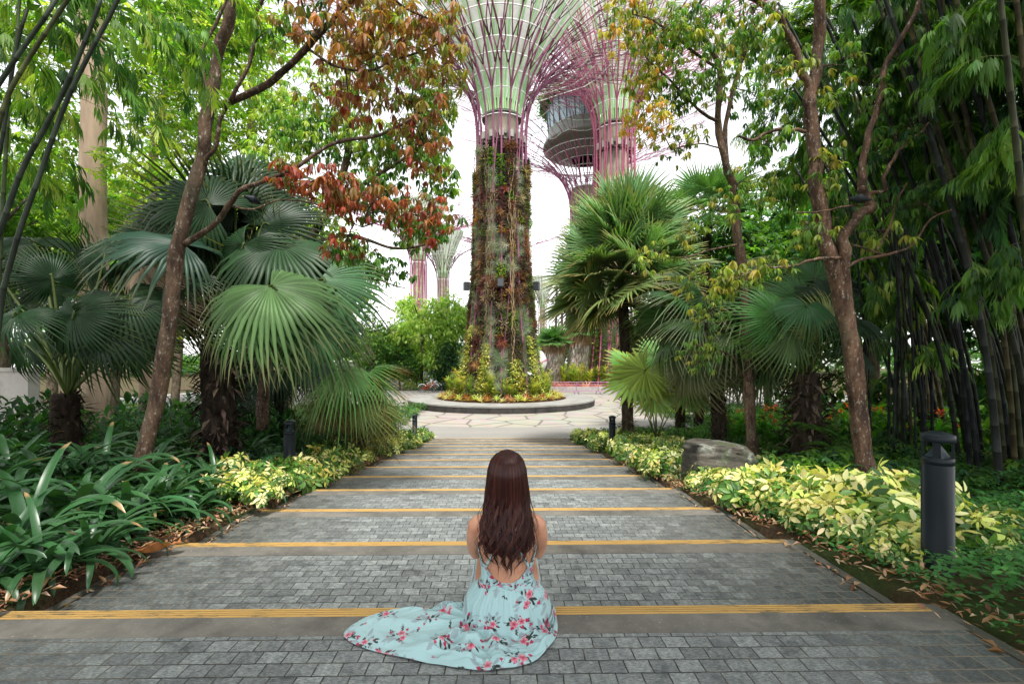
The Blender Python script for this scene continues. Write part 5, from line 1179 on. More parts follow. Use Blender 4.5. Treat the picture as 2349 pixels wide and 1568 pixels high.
tree('green_tree', 'green leaved tree behind the red leaves with twisting dark branches', [
    ([(600, 985, 9.6), (610, 850, 9.6), (640, 700, 9.6), (700, 560, 9.5), (760, 470, 9.5), (800, 330, 9.4), (790, 180, 9.4)], .13, .05), ([(760, 470, 9.5), (840, 420, 9.3), (930, 360, 9.2), (1000, 310, 9.1)], .05, .02),
    ([(700, 560, 9.5), (800, 540, 9.3), (900, 570, 9.2), (990, 560, 9.2)], .045, .02), ([(640, 700, 9.6), (700, 680, 9.4), (820, 640, 9.3), (930, 660, 9.3)], .03, .012)],
    [(x, y, D, rx, ry, .8, int(n*1.3), .145, pal) for x, y, D, rx, ry, n, pal in ((700, 300, 9.4, 90, 70, 120, LIME+GREEN), (800, 330, 9.4, 90, 70, 150, LIME+GREEN), (900, 340, 9.3, 80, 70, 150, GREEN+OLIVE), (980, 300, 9.2, 60, 60, 110, GREEN+OLIVE), (1000, 400, 9.3, 50, 60, 90, GREEN+LIME[:2]), (850, 450, 9.3, 100, 60, 150, GREEN), (960, 520, 9.2, 80, 50, 120, GREEN+OLIVE[:1]), (720, 480, 9.6, 80, 70, 110, LIME), (800, 600, 9.3, 80, 40, 70, GREEN), (900, 620, 9.3, 60, 30, 40, GREEN), (620, 380, 9.6, 80, 80, 110, LIME), (640, 250, 9.8, 80, 70, 100, LIME), (760, 220, 9.5, 90, 50, 100, LIME+OLIVE), (840, 130, 9.5, 90, 70, 100, GREEN+OLIVE), (960, 190, 9.3, 60, 60, 90, GREEN+OLIVE), (900, 50, 9.5, 90, 50, 80, OLIVE+GREEN), (1020, 240, 9.2, 40, 40, 40, OLIVE))], (.09, .055, .035), 202)
tree('pale_tree', 'big pale smooth trunk rising behind the dark palms with lime green foliage', [
    ([(218, 1010, 13), (216, 800, 13), (214, 600, 13), (213, 400, 13), (216, 250, 13), (214, 120, 13), (205, -40, 13), (200, -200, 13)], .34, .24), ([(214, 210, 13), (190, 120, 12.8), (178, 20, 12.7), (165, -100, 12.6)], .13, .09), ([(205, -20, 13), (300, -90, 12.5), (420, -100, 12)], .1, .05)],
    [(x, y, 13+(i % 4)*.9, 95, 85, 1.3, 190, .24, pal) for i, (x, y, pal) in enumerate(((60, 60, LIME), (150, 130, LIME), (300, 60, LIME+GREEN), (330, 220, LIME), (430, 130, LIME+GREEN), (60, 260, LIME+GREEN), (100, 420, LIME), (40, 540, LIME), (330, 400, LIME), (170, 300, LIME), (440, 330, LIME), (260, 500, LIME), (540, 60, GREEN+LIME), (420, 0, GREEN)))], (.34, .25, .17), 203, M_bark_pale, temps=whorls_lo)
for lab, pts, rr_ in (('slender pale trunk leaning behind the lime foliage', [(330, 940, 16), (345, 600, 16), (352, 340, 16), (372, 250, 16), (390, 160, 16), (400, 40, 16)], .16), ('second slender pale trunk farther behind the forked red leaved tree', [(560, 940, 17), (565, 600, 17), (575, 330, 17), (578, 180, 17), (570, 40, 17)], .17)):
    tree('slender_tree', lab, [(pts, rr_, rr_*.6)], [(pts[-1][0]+dx, pts[-1][1]+dy, 16.5, 90, 80, 1.3, 150, .25, LIME+OLIVE[:1]) for dx, dy in ((0, 0), (60, 90), (-60, 120), (30, 200), (-20, 290), (80, 250))], (.33, .23, .16), 204+int(rr_*100), M_bark_pale, temps=whorls_lo)
tree('forked_tree', 'reddish brown tree with two stems and crooked branches in the right bed', [
    ([(1992, 1150, 6.0), (1980, 1060, 6.0), (1966, 920, 6.0), (1948, 780, 6.0), (1922, 650, 6.0), (1897, 560, 6.0), (1880, 470, 6.0), (1868, 400, 6.0), (1866, 300, 6.0), (1856, 235, 6.0), (1868, 180, 6.0), (1880, 100, 6.0), (1880, 0, 5.9), (1888, -80, 5.8)], .115, .06),
    ([(1944, 700, 6.0), (1938, 640, 5.95), (1936, 580, 5.9), (1932, 544, 5.9), (1957, 509, 5.85), (1975, 488, 5.8), (1996, 474, 5.8), (1986, 450, 5.8), (1972, 429, 5.8), (1978, 405, 5.8), (1983, 350, 5.8), (2005, 270, 5.75), (2022, 195, 5.7), (2032, 150, 5.7), (2062, 95, 5.6), (2100, 25, 5.5), (2118, -30, 5.5)], .075, .022),
    ([(1990, 455, 5.8), (2000, 441, 5.75), (2028, 437, 5.7), (2029, 405, 5.7), (2045, 375, 5.7), (2072, 335, 5.7), (2110, 300, 5.7), (2140, 268, 5.6)], .026, .014),
    ([(1866, 222, 6.0), (1845, 180, 6.0), (1815, 100, 6.0), (1785, 40, 5.9), (1740, 6, 5.9), (1690, -25, 5.8)], .055, .03),
    ([(1866, 300, 6.0), (1820, 299, 6.0), (1780, 297, 5.9), (1748, 308, 5.9), (1722, 322, 5.8), (1692, 312, 5.8)], .026, .015),
    ([(1930, 592, 5.9), (1890, 592, 5.85), (1866, 594, 5.8), (1830, 606, 5.8), (1800, 612, 5.7), (1745, 614, 5.7), (1690, 640, 5.6)], .022, .009),
    ([(1942, 612, 5.9), (1974, 594, 5.85), (2034, 584, 5.8), (2083, 566, 5.7), (2131, 509, 5.7), (2180, 480, 5.6)], .022, .011),
    ([(1950, 560, 5.9), (1990, 572, 5.85), (2034, 584, 5.8)], .013, .013), ([(2010, 575, 5.8), (2035, 530, 5.8), (2050, 480, 5.8), (2080, 420, 5.7)], .014, .008),
    ([(1971, 470, 5.8), (1930, 476, 5.7), (1890, 484, 5.7), (1830, 487, 5.6)], .013, .008)],
    [(x, y, 5.9, rx, ry, .5, n, .115, pal) for x, y, rx, ry, n, pal in ((1720, 60, 80, 60, 70, OLIVE+GREEN), (1800, 160, 60, 50, 26, OLIVE), (1760, 330, 50, 40, 20, GREEN), (1750, 610, 60, 40, 34, OLIVE+GREEN), (1680, 640, 60, 40, 40, OLIVE), (2050, 300, 60, 60, 34, GREEN+DEEP), (2100, 460, 60, 50, 30, GREEN+DEEP), (2000, 200, 60, 60, 26, GREEN), (2020, 540, 50, 30, 14, OLIVE), (1900, 380, 60, 60, 26, GREEN+OLIVE), (1940, 150, 60, 80, 26, GREEN+OLIVE), (1870, 520, 60, 40, 14, OLIVE))], (.12, .068, .042), 205)
tree('thin_tree', 'thin upright brown tree behind the layered rock with yellowing leaves', [
    ([(1727, 1080, 8.6), (1722, 1000, 8.6), (1717, 860, 8.6), (1710, 720, 8.6), (1700, 600, 8.6), (1690, 530, 8.6), (1682, 440, 8.6), (1665, 378, 8.5), (1650, 314, 8.5), (1646, 262, 8.5), (1650, 157, 8.5), (1628, 115, 8.4), (1600, 60, 8.3)], .105, .04),
    ([(1668, 385, 8.5), (1662, 320, 8.5), (1668, 265, 8.5), (1695, 157, 8.4), (1712, 112, 8.4), (1754, 62, 8.3), (1780, 10, 8.2)], .05, .028), ([(1704, 862, 8.6), (1690, 835, 8.5), (1672, 812, 8.4), (1635, 799, 8.3), (1590, 790, 8.2)], .022, .008),
    ([(1650, 280, 8.5), (1600, 250, 8.2), (1540, 190, 7.9), (1480, 130, 7.7)], .03, .012), ([(1648, 160, 8.5), (1590, 120, 8.0), (1520, 60, 7.6), (1440, 30, 7.4)], .03, .012), ([(1695, 560, 8.6), (1640, 570, 8.2), (1560, 590, 7.8), (1500, 580, 7.6)], .018, .007), ([(1655, 340, 8.5), (1600, 330, 8.3), (1540, 345, 8.1)], .016, .008)],
    [(x, y, D, rx*1.1, ry*1.1, .7, int(n*1.4), .12, pal) for x, y, D, rx, ry, n, pal in ((1440, 50, 7.5, 60, 50, 70, GOLD+OLIVE), (1520, 80, 7.6, 70, 60, 100, OLIVE+GREEN), (1600, 60, 7.9, 70, 50, 100, OLIVE+GREEN), (1480, 180, 7.8, 50, 50, 50, GOLD+OLIVE), (1560, 200, 7.9, 60, 50, 70, OLIVE+GREEN), (1500, 280, 7.8, 40, 40, 40, GOLD), (1450, 265, 7.8, 30, 20, 20, GOLD), (1620, 180, 8.2, 60, 60, 60, OLIVE+GREEN), (1700, 100, 8.3, 60, 60, 60, GREEN+OLIVE), (1560, 330, 8.1, 50, 40, 30, OLIVE), (1500, 590, 7.6, 50, 30, 16, OLIVE+LIME[2:3]), (1590, 640, 7.8, 50, 40, 26, OLIVE), (1630, 720, 8.2, 50, 50, 30, OLIVE+GREEN), (1610, 810, 8.2, 50, 40, 40, GREEN+OLIVE), (1570, 540, 7.8, 40, 30, 14, OLIVE), (1720, 420, 8.4, 60, 60, 50, GREEN+OLIVE), (1650, 480, 8.2, 50, 50, 40, OLIVE+GREEN), (1760, 780, 8.2, 60, 40, 30, GREEN), (1750, 220, 8.4, 60, 60, 60, GREEN))], (.13, .08, .05), 206)

# ------------------------------------------------------------------ birds
def bird(label, p, sz, rz, col):
    t = thing('bird', label, 'bird', p, rz=rz); mb = MB(); y = np.linspace(-.5, .5, 12); rr_ = np.array([.02, .05, .09, .15, .21, .25, .25, .20, .14, .13, .10, .02]); pts = np.stack([0*y, y, .25*np.sin((y+.5)*1.6)+.1], -1)*sz; tube(mb, pts, rr_*sz, col, 14); mb.build('body', M_leaf, t)
    mb = MB(); mb.inst(leaf_t(.25, LOW, .0), frames(np.array([[0, -1., -.5]]))*sz*.6, np.array([[0, -.35*sz, .15*sz]]), np.array([col])); mb.build('tail', M_leaf, t)
    mb = MB(); tube(mb, [(0, .48*sz, .34*sz), (0, .62*sz, .32*sz)], [.035*sz, .004*sz], (.3, .2, .05), 6); mb.build('beak', M_paint, t)
    for s in (-1, 1): mb = MB(); tube(mb, [(s*.07*sz, 0, .1*sz), (s*.07*sz, .03*sz, -.08*sz)], .012*sz, (.2, .12, .06), 4); mb.build('leg', M_paint, t)
bird('small dark bird perched on a branch of the red leaved tree', P(580, 468, 5.2), .19, 2.3, (.02, .025, .035))
bird('dark grey bird perched in the fork of the two stemmed tree', P(1972, 468, 5.72), .24, .9, (.03, .038, .042))

# ------------------------------------------------------------------ bamboo
def culm(mb, pts, r0, r1, col, r, seg=.32):
    p = smooth_path(pts, 10); L_ = np.r_[0, np.cumsum(np.linalg.norm(np.diff(p, axis=0), axis=1))]; nn_ = max(3, int(L_[-1]/seg)); s = []
    for q in range(nn_): s += [q*seg, q*seg+.012, q*seg+.03, q*seg+seg*.55]
    s = np.array(s); s = s[s < L_[-1]]; P3 = np.stack([np.interp(s, L_, p[:, k]) for k in range(3)], -1); k4 = np.arange(len(s)) % 4
    rad = r0+(r1-r0)*s/L_[-1]; rad = rad*np.where(k4 == 1, 1.14, 1.0); cl = np.array(col)[None]*np.where(k4 == 1, .45, np.where(k4 == 2, 1.7, 1.0))[:, None]
    tube(mb, P3, rad, cl, 8)
def bamboo(label, culms, cols, seed, r0, blobs, pal, spray=.34, dens=1.0):
    r = np.random.default_rng(seed); t = thing('bamboo_clump', label, 'bamboo', (0, 0, 0), None)
    for c in culms:
        mb = MB(); culm(mb, c, r0*r.uniform(.75, 1.2), r0*.55, np.array(cols[r.integers(len(cols))])*r.uniform(.8, 1.2), r, r.uniform(.27, .38)); mb.build('culm', M_culm, t)
    lf, tw = MB(), MB(); A = np.concatenate([smooth_path(c, 6) for c in culms])
    for (x, y, D, rx, ry, rd, n, *pp) in blobs:
        s = F/D; c = P(x, y, D); pl = pp[0] if pp else pal; nt_ = max(2, int(n*dens)//12)
        st = c+rand_dirs(r, nt_)*np.array([rx/s, rd, ry/s])*(r.random((nt_, 1))**.4)
        a = A[np.argmin(np.linalg.norm(A[None]-st[:, None], axis=2), axis=1)]
        for s0, a0 in zip(st, a):
            d_ = s0-a0; ln = np.linalg.norm(d_); a1 = s0-d_*min(1, .9/max(ln, 1e-6)) if ln > .9 else a0
            e = s0+nrm(s0-a1+[0, 0, -.02])*.2-[0, 0, .22]; q = smooth_path([a1, (a1+s0)/2+[0, 0, .06], s0, e], 5); tube(tw, q, np.linspace(.004, .0012, len(q)), (.10, .12, .03), 3, False)
            m_ = 12; idx = r.integers(len(q)//3, len(q), m_); dd = nrm(nrm(e-a1)*.8+rand_dirs(r, m_, -.5, .3)); scatter(lf, r, sprays, q[idx]+r.normal(0, .02, (m_, 3)), spray, pl, dd, (0, 0, 1), .35)
    lf.build('foliage', M_leaf, t); tw.build('twigs', M_culm, t); return t
def flip_down(p): return p
LC = [(.02, .028, .018), (.035, .05, .02), (.05, .06, .02)]
lc = [[P(-60, 1250, 3.3), P(0, 718, 3.25), P(26, 596, 3.2), P(52, 509, 3.2), P(95, 391, 3.2), P(147, 245, 3.2), P(207, 120, 3.2), P(270, 0, 3.2), P(330, -160, 3.2)],
      [P(-120, 1150, 3.5), P(-60, 700, 3.4), P(0, 530, 3.4), P(50, 391, 3.4), P(110, 280, 3.4), P(150, 200, 3.4), P(195, 95, 3.4), P(230, 0, 3.4), P(262, -140, 3.4)],
      [P(-160, 1150, 3.2), P(-110, 700, 3.1), P(0, 275, 3.0), P(15, 225, 3.0), P(50, 160, 3.0), P(100, 82, 3.0), P(155, 0, 3.0), P(230, -120, 3.0)],
      [P(-220, 1200, 3.3), P(-150, 600, 3.2), P(-60, 300, 3.1), P(0, 190, 3.1), P(60, 100, 3.1), P(100, 45, 3.1), P(128, 0, 3.1), P(180, -90, 3.1)],
      [P(-20, 1200, 4.4), P(-5, 700, 4.4), P(10, 400, 4.4), P(25, 175, 4.4), P(37, 100, 4.4), P(45, 0, 4.4), P(60, -120, 4.4)],
      [P(-150, 1200, 4), P(-100, 800, 4), P(-30, 500, 4), P(8, 300, 4), P(40, 100, 4), P(90, -60, 4)]]
bamboo('leaning dark bamboo stems and fine hanging leaves close by on the left', lc, LC, 301, .021,
       [(60, 60, 4.6, 140, 110, .8, 84), (180, 110, 4.4, 140, 90, .8, 62), (120, 260, 4.8, 150, 90, .8, 70), (300, 60, 4.4, 120, 70, .7, 56), (390, 110, 4.6, 50, 70, .4, 62), (340, 200, 4.6, 60, 70, .5, 35), (250, 260, 4.8, 90, 80, .7, 28), (40, 380, 5, 110, 80, .8, 42),
        (500, 20, 4.8, 90, 40, .5, 28), (-60, 200, 4, 80, 200, .7, 62), (150, 400, 5.2, 90, 50, .6, 21)], GREEN+LIME+DEEP[:1], .20)
rb = np.random.default_rng(310)
RC = [(.02, .022, .012), (.03, .034, .014), (.010, .011, .013), (.055, .045, .02), (.014, .018, .012), (.022, .026, .024)]
def rculms(n, x0, x1, d0, d1, lean0, lean1, seed):
    r = np.random.default_rng(seed); o = []
    for i in range(n):
        x = r.uniform(x0, x1); D = r.uniform(d0, d1); b = G(x, D); ln = r.uniform(lean0, lean1)*(D/7); dy = r.uniform(-.5, .5); H_ = r.uniform(6, 8.5)
        o.append([b-[0, 0, .1], b+np.array([-ln*.12, dy*.1, H_*.25]), b+np.array([-ln*.42, dy*.4, H_*.55]), b+np.array([-ln, dy, H_])])
    return o
c1 = rculms(46, 2200, 2560, 5.6, 8.2, 1.2, 3.0, 1)+rculms(14, 2330, 2700, 4.4, 5.6, .8, 2.0, 2)
bamboo('dense dark bamboo with many leaning stems beyond the tall bollard', c1, RC, 302, .034,
       [(2120, 60, 6.5, 110, 80, .8, 300), (2250, 80, 6, 110, 90, .8, 320), (2350, 200, 5.6, 90, 110, .8, 260, DEEP+DARK), (2180, 200, 6.4, 110, 90, .8, 300), (2080, 180, 7.2, 100, 90, .8, 260), (2240, 340, 6.2, 100, 80, .7, 210), (2110, 330, 7, 90, 70, .8, 180), (2160, 440, 6.0, 70, 50, .5, 90), (2300, 430, 5.6, 90, 80, .6, 130, DEEP), (2040, 300, 7.4, 80, 80, .8, 180), (2190, 620, 5.4, 70, 30, .3, 36), (2330, 620, 5, 50, 60, .4, 50, GREEN), (2300, 30, 4.8, 120, 60, .5, 130, GREEN), (2200, 130, 5, 60, 60, .4, 60, GREEN), (2330, 330, 4.8, 50, 60, .4, 50, GREEN+LIME[1:2]), (2000, 60, 7, 90, 80, .8, 160), (2240, 500, 6.2, 60, 50, .4, 50), (2350, 0, 5, 100, 100, .8, 200, DEEP), (2150, -60, 6, 200, 80, 1, 300)], GREEN+GREEN+LIME[3:]+DEEP, .25, 1.35)
c2 = rculms(22, 2070, 2220, 8.5, 11, .3, 2.2, 3)
bamboo('upright bamboo stand with mid green leaves behind the forked tree', c2, RC, 303, .036,
       [(1900, 60, 9.5, 120, 90, 1, 230), (1830, 170, 9.8, 110, 80, 1, 190), (1960, 190, 9.4, 110, 90, 1, 210), (1760, 90, 10, 80, 80, 1, 150), (1900, 300, 9.6, 110, 80, 1, 180), (1990, 400, 9.2, 100, 80, .8, 180), (1830, 400, 9.8, 90, 70, .8, 170), (1920, 500, 9.4, 90, 60, .7, 150), (2060, 560, 8.8, 80, 60, .6, 120), (2050, 680, 8.4, 60, 70, .5, 90), (1780, 260, 10, 70, 60, .8, 130), (2100, 780, 8, 60, 70, .5, 60), (1850, 560, 9.5, 80, 50, .6, 70), (1940, 0, 9, 150, 60, 1, 260)], GREEN+LIME[1:4]+DEEP[:1], .29, 1.25)
c3 = rculms(12, 1985, 2150, 7.6, 8.4, -.1, .9, 5)
bamboo('thin bare bamboo poles with papery sheaths at the near edge of the stand', c3, RC, 304, .026, [(2060, 620, 8, 50, 50, .4, 36)], GREEN)

# ------------------------------------------------------------------ trees and hedges farther back
def crown_mesh(seed, n, cl, pal, size, flat=.75, temps=None):
    r = np.random.default_rng(seed); lf = MB(); cs = rand_dirs(r, cl)*r.uniform(.35, 1, (cl, 1))*np.array([1, 1, flat]); k = r.integers(0, cl, n); pos = cs[k]+r.normal(0, .155, (n, 3)); scatter(lf, r, temps or whorls_lo, pos, size, pal, rand_dirs(r, n, -.5, .4)); return lf
def bg_tree(name, label, x, D, h, cr, pal, seed, group, trunk=(.12, .09, .06), zoff=0, n=2600, size=.075, tz=.62, temps=None, flat=.8):
    p = G(x, D) if D < 19 else np.array([*P(x, 827, D)[:2], PZ]); r = np.random.default_rng(seed); t = thing(name, label, 'tree' if 'bush' not in name else 'bush', p, group)
    mb = MB(); q = smooth_path([(0, 0, 0), (r.normal(0, .2), 0, h*.35), (r.normal(0, .4), r.normal(0, .3), h*tz)], 6); tube(mb, q, np.linspace(.03*h*.6, .012*h, len(q)), trunk, 10)
    for i in range(6): a = i*1.05+r.uniform(0, .5); s = q[r.integers(8, len(q))]; e = np.array([cos(a)*cr*.6, sin(a)*cr*.6, h*.8+r.uniform(-.1, .1)*h]); tube(mb, smooth_path([s, (s+e)/2+[0, 0, .2], e], 4), np.linspace(.012*h, .004*h, 9), trunk, 6)
    mb.build('trunk', M_bark, t)
    lf = crown_mesh(seed, n, 34, pal, size, flat, temps); c = lf.build('crown', M_leaf, t); c.scale = (cr, cr, cr); c.location = (0, 0, h-cr*flat); return t
gL, gR = 'trees closing off the left side', 'trees closing off the right side'
for i, (x, D, h, cr, pal) in enumerate([(-250, 17, 11, 4.2, LIME+GREEN), (20, 20, 12, 4.5, LIME), (260, 22, 12, 4.6, LIME+GREEN), (470, 24, 12, 4.6, LIME+OLIVE), (660, 26, 12, 4.4, LIME+GREEN), (120, 28, 16, 5.5, GREEN+LIME), (400, 32, 16, 6, OLIVE+LIME), (740, 34, 11, 4.4, GREEN+LIME), (-100, 12, 8, 3, GREEN), (600, 40, 17, 6.5, OLIVE+GOLD[1:2]), (-400, 25, 16, 7, GREEN)]):
    bg_tree('tree', 'leafy lime green tree among those standing behind the dark palms' if D < 30 else 'taller hazy tree farther back on the left', x, D, h, cr, pal, 400+i, gL, zoff=0, temps=whorls_lo)
for i, (x, D, h, cr, pal) in enumerate([(1800, 17, 9, 3.6, GREEN+DEEP), (1980, 15, 9, 3.8, GREEN+DEEP), (2160, 14, 9, 4, DEEP), (2360, 12, 9, 4, DEEP+DARK), (2600, 10, 9, 4, DARK), (1760, 26, 12, 4.8, GREEN), (1620, 34, 10, 4.2, GREEN+LIME[1:2]), (2000, 24, 14, 6, GREEN+DEEP), (2300, 20, 13, 6, DARK+DEEP), (2700, 16, 12, 6, DARK), (1700, 60, 14, 7, GREEN)]):
    bg_tree('tree', 'dense green tree behind the bamboo and palms on the shaded side' , x, D, h, cr, pal, 430+i, gR, temps=whorls_lo)
# understorey shrubs
def dark_bush(mb, r, pal=DEEP+DARK, n=420, L_=.16):
    pos = rand_dirs(r, n, -.1, 1)*np.array([.55, .55, .75])*r.random((n, 1))**.35; scatter(mb, r, [leaf_mid, leaf_lo], pos, L_, pal, nrm(pos+rand_dirs(r, n)*.6))
    for i in range(8): tube(mb, [(0, 0, 0), tuple(pos[i]*.5), tuple(pos[i])], .008, (.06, .04, .02), 4, False)
def listpos(L_):
    def f(i, r):
        x, D, s = L_[i]; return G(x, D) if D < 19 else np.array([*P(x, 827, D)[:2], PZ]), r.uniform(0, 6), s
    return f
Lb = [(-100, 7.5, 1.6), (40, 8.6, 1.5), (150, 9.4, 1.4), (290, 9.2, 1.4), (400, 9.6, 1.5), (480, 10.5, 1.6), (560, 11, 1.5), (640, 10.6, 1.4), (720, 12, 1.4), (780, 13.2, 1.3), (840, 12.6, 1.1), (600, 12.5, 1.8), (520, 13, 2), (440, 12.4, 1.9), (330, 12, 2), (880, 14.4, 1.0), (700, 14.5, 1.4), (760, 9.2, .9), (690, 9.4, .9), (560, 9.6, 1.2), (120, 12, 2), (-40, 11, 2)]
shrub_set(len(Lb), 'dark_shrub', 'dark leafy shrub filling the shade under the left palms', 'shrub', 'dark shrubs under the left palms', lambda mb, r: dark_bush(mb, r), M_leaf, listpos(Lb), 501, 4)
Rb = [(1560, 12.2, .8), (1620, 12.6, .9), (1950, 9.4, 1.2), (2010, 9.8, 1.3), (2080, 10.2, 1.4), (2150, 10.4, 1.5), (2240, 9.6, 1.6), (2340, 9, 1.7), (2460, 8.2, 1.7), (1900, 11, 1.4), (1980, 12, 1.8), (2120, 12.5, 2), (2300, 11.5, 2.2), (2440, 7, 1.5), (1800, 12.4, 1.3), (1700, 13.5, 1.2), (2200, 12.6, 2.6), (2050, 13.5, 2.6), (1880, 14, 2.4), (2400, 10.5, 2.6), (1950, 15, 3), (2100, 15, 3.2), (2250, 14, 3.2), (2380, 13, 3.2), (2520, 12, 3.2), (1820, 15.5, 2.4), (2320, 15, 3.4), (2180, 16, 3.4)]
shrub_set(len(Rb), 'dark_shrub', 'dark leafy shrub in the shade behind the bamboo and the stout palm', 'shrub', 'dark shrubs on the right', lambda mb, r: dark_bush(mb, r, GREEN+DEEP), M_leaf, listpos(Rb), 502, 4)
# gingers with orange bracts
def ginger(r):
    mb = MB(); fl = []
    for i in range(13):
        a = r.uniform(0, 6.3); h = r.uniform(.5, .95); tip = np.array([cos(a)*.3, sin(a)*.3, h]); b = np.array([cos(a)*.1, sin(a)*.1, 0]); tube(mb, [b, (b+tip)/2+[0, 0, .06], tip], .008, (.06, .14, .03), 4, False)
        n = 7; u = np.linspace(.3, 1, n); p = b+(tip-b)*u[:, None]; d = nrm(rand_dirs(r, n, .3, .9)); scatter(mb, r, [leaf_t(.24, ((0, 0), (.3, .9), (.7, .8), (1, 0)), .3)], p, .34, [(.08, .24, .03), (.13, .32, .05), (.06, .17, .03)], d)
        if i % 4 == 0: f_ = MB(); fl.append(f_); scatter(f_, r, [leaf_lo], tip+r.normal(0, .03, (7, 3))+[0, 0, .12], .11, [(.62, .12, .02), (.6, .2, .03), (.45, .05, .03)], rand_dirs(r, 7, 0, 1))
    return mb, fl
r = np.random.default_rng(520); gp = []
for i, (x, D, s) in enumerate([(1745, 11.5, 1.1), (1780, 11.2, 1), (1690, 12, 1.1), (1720, 12.6, 1.1), (1770, 12.4, 1.1), (1900, 10.6, 1), (1940, 10.4, 1.1), (1990, 10.2, 1), (1660, 12.8, 1), (1920, 11.6, 1.2), (1970, 11.2, 1.2), (2040, 9.6, 1.1), (2110, 9, 1), (1800, 10.4, .9), (2170, 8.8, 1.0)]):
    p = G(x, D)
    if i < 4:
        t = thing('ginger_plant', 'bright green leafy plant with orange red bracts behind the cream shrubs', 'plant', p, 'orange flowered plants on the right'); a, b = ginger(r); a.build('foliage', M_leaf, t); [f_.build('flower', M_leaf, t) for f_ in b]; gp.append(t); t.scale = (s,)*3
    else: dup(gp[i % 4], p, i, s)
# variegated cane plants and more cream shrubs behind the rock
shrub_set(26, 'cream_shrub', 'low cream and green shrub in the shade behind the rock and the thin tree', 'shrub', 'cream shrubs behind the rock', lambda mb, r: cream_shrub(mb, r, [(.5, .5, .2), (.55, .52, .28), (.36, .42, .12)], .5), M_petal, lambda i, r: (G(1620+i*19+r.uniform(-10, 10), r.uniform(8.8, 11.5)) if i < 20 else G(2000+(i-20)*50, r.uniform(8.4, 9.6)), r.uniform(0, 6), r.uniform(.6, .95)), 505)

# ------------------------------------------------------------------ beyond the plaza
def on_plaza(x, D): return np.array([*P(x, 827, D)[:2], PZ])
bg_tree('feathery_bush', 'bright feathery bamboo bush left of the plant covered tower', 965, 52, 11.6, 4.2, [(.34, .46, .10), (.26, .38, .07), (.42, .5, .14), (.15, .26, .05)], 601, None, n=5200, size=.12, temps=sprays, flat=1.4)
bg_tree('feathery_bush', 'second bright feathery bush tucked against the plant covered tower', 1042, 52, 11.4, 3.4, [(.34, .46, .10), (.24, .36, .07), (.16, .28, .05)], 602, None, n=4200, size=.13, temps=sprays, flat=1.5)
bg_tree('round_bush', 'dark rounded small leaved tree in front of the feathery bush', 918, 50, 6.0, 2.4, DEEP+GREEN, 603, None, n=4200, size=.10, flat=1.2)
bg_tree('round_bush', 'dark hanging bamboo bush behind the red bicycle', 1030, 50, 5.6, 2.4, DEEP+DARK, 604, None, n=3800, size=.13, temps=sprays, flat=1.3)
for i, (x, D, h, cr, pal) in enumerate([(880, 60, 9, 4.5, DEEP+GREEN), (1270, 90, 10, 5, DEEP+GREEN), (1225, 95, 9, 5, DEEP), (1310, 75, 9, 4, GREEN), (1120, 80, 10, 5, GREEN), (1460, 54, 9, 3.6, LIME+GREEN), (1395, 58, 8, 3.2, LIME+GREEN), (1345, 62, 8, 3, GREEN+LIME), (1540, 46, 8, 3.4, GREEN), (820, 50, 9, 4, GREEN)]):
    bg_tree('tree', 'green tree beyond the plaza seen past the towers', x, D, h, cr, pal, 610+i, 'trees beyond the plaza', n=2000, size=.1)
r = np.random.default_rng(640); n = 16000; a = r.uniform(-1.25, 1.25, n); R_ = r.uniform(110, 170, n); hgt = 9+3*np.sin(a*23)+2*np.sin(a*57+1); mb = MB()
scatter(mb, r, [leaf_lo, whorls_lo[0]], np.stack([np.sin(a)*R_, np.cos(a)*R_, PZ+r.random(n)**.6*hgt], -1), 1.7, DEEP+GREEN); kind(mb.build('distant_wood', M_leaf), 'stuff')
# vine covered poles
for i, (x, D, h, w_) in enumerate([(1272, 62, 11.5, .75), (1292, 60, 9.5, .9), (1312, 64, 10.5, .8), (1350, 58, 9, .6), (1372, 54, 9, .5), (1392, 56, 9.5, 1.0)]):
    p = on_plaza(x, D); t = thing('vine_pole', 'plum steel pole wrapped in climbing greenery behind the skirted palms', 'pole', p, 'vine wrapped poles'); mb = MB(); tube(mb, [(0, 0, 0), (.3*(-1)**i, 0, h+3)], .16, PUR*.9, 8); mb.build('pole', M_steel, t)
    n = 900; z = r.random(n)*h*.92; a = r.uniform(0, 6.3, n); q = w_*r.uniform(.5, 1.15, n); mb = MB(); scatter(mb, r, [leaf_lo], np.stack([q*np.cos(a), q*np.sin(a), z], -1), .42, GREEN+LIME); mb.build('vine', M_leaf, t)
n = 11000; z = .3+r.random(n)*15; a = r.uniform(0, 6.3, n); q = np.interp(z, [0, 3, 15], [3.8, 3.2, 2.7])*r.uniform(.9, 1.1, n); mb = MB(); scatter(mb, r, [leaf_lo], np.stack([q*np.cos(a), q*np.sin(a), z], -1), .42, GREEN+LIME+BRO[:2]); mb.build('climber', M_leaf, st2)
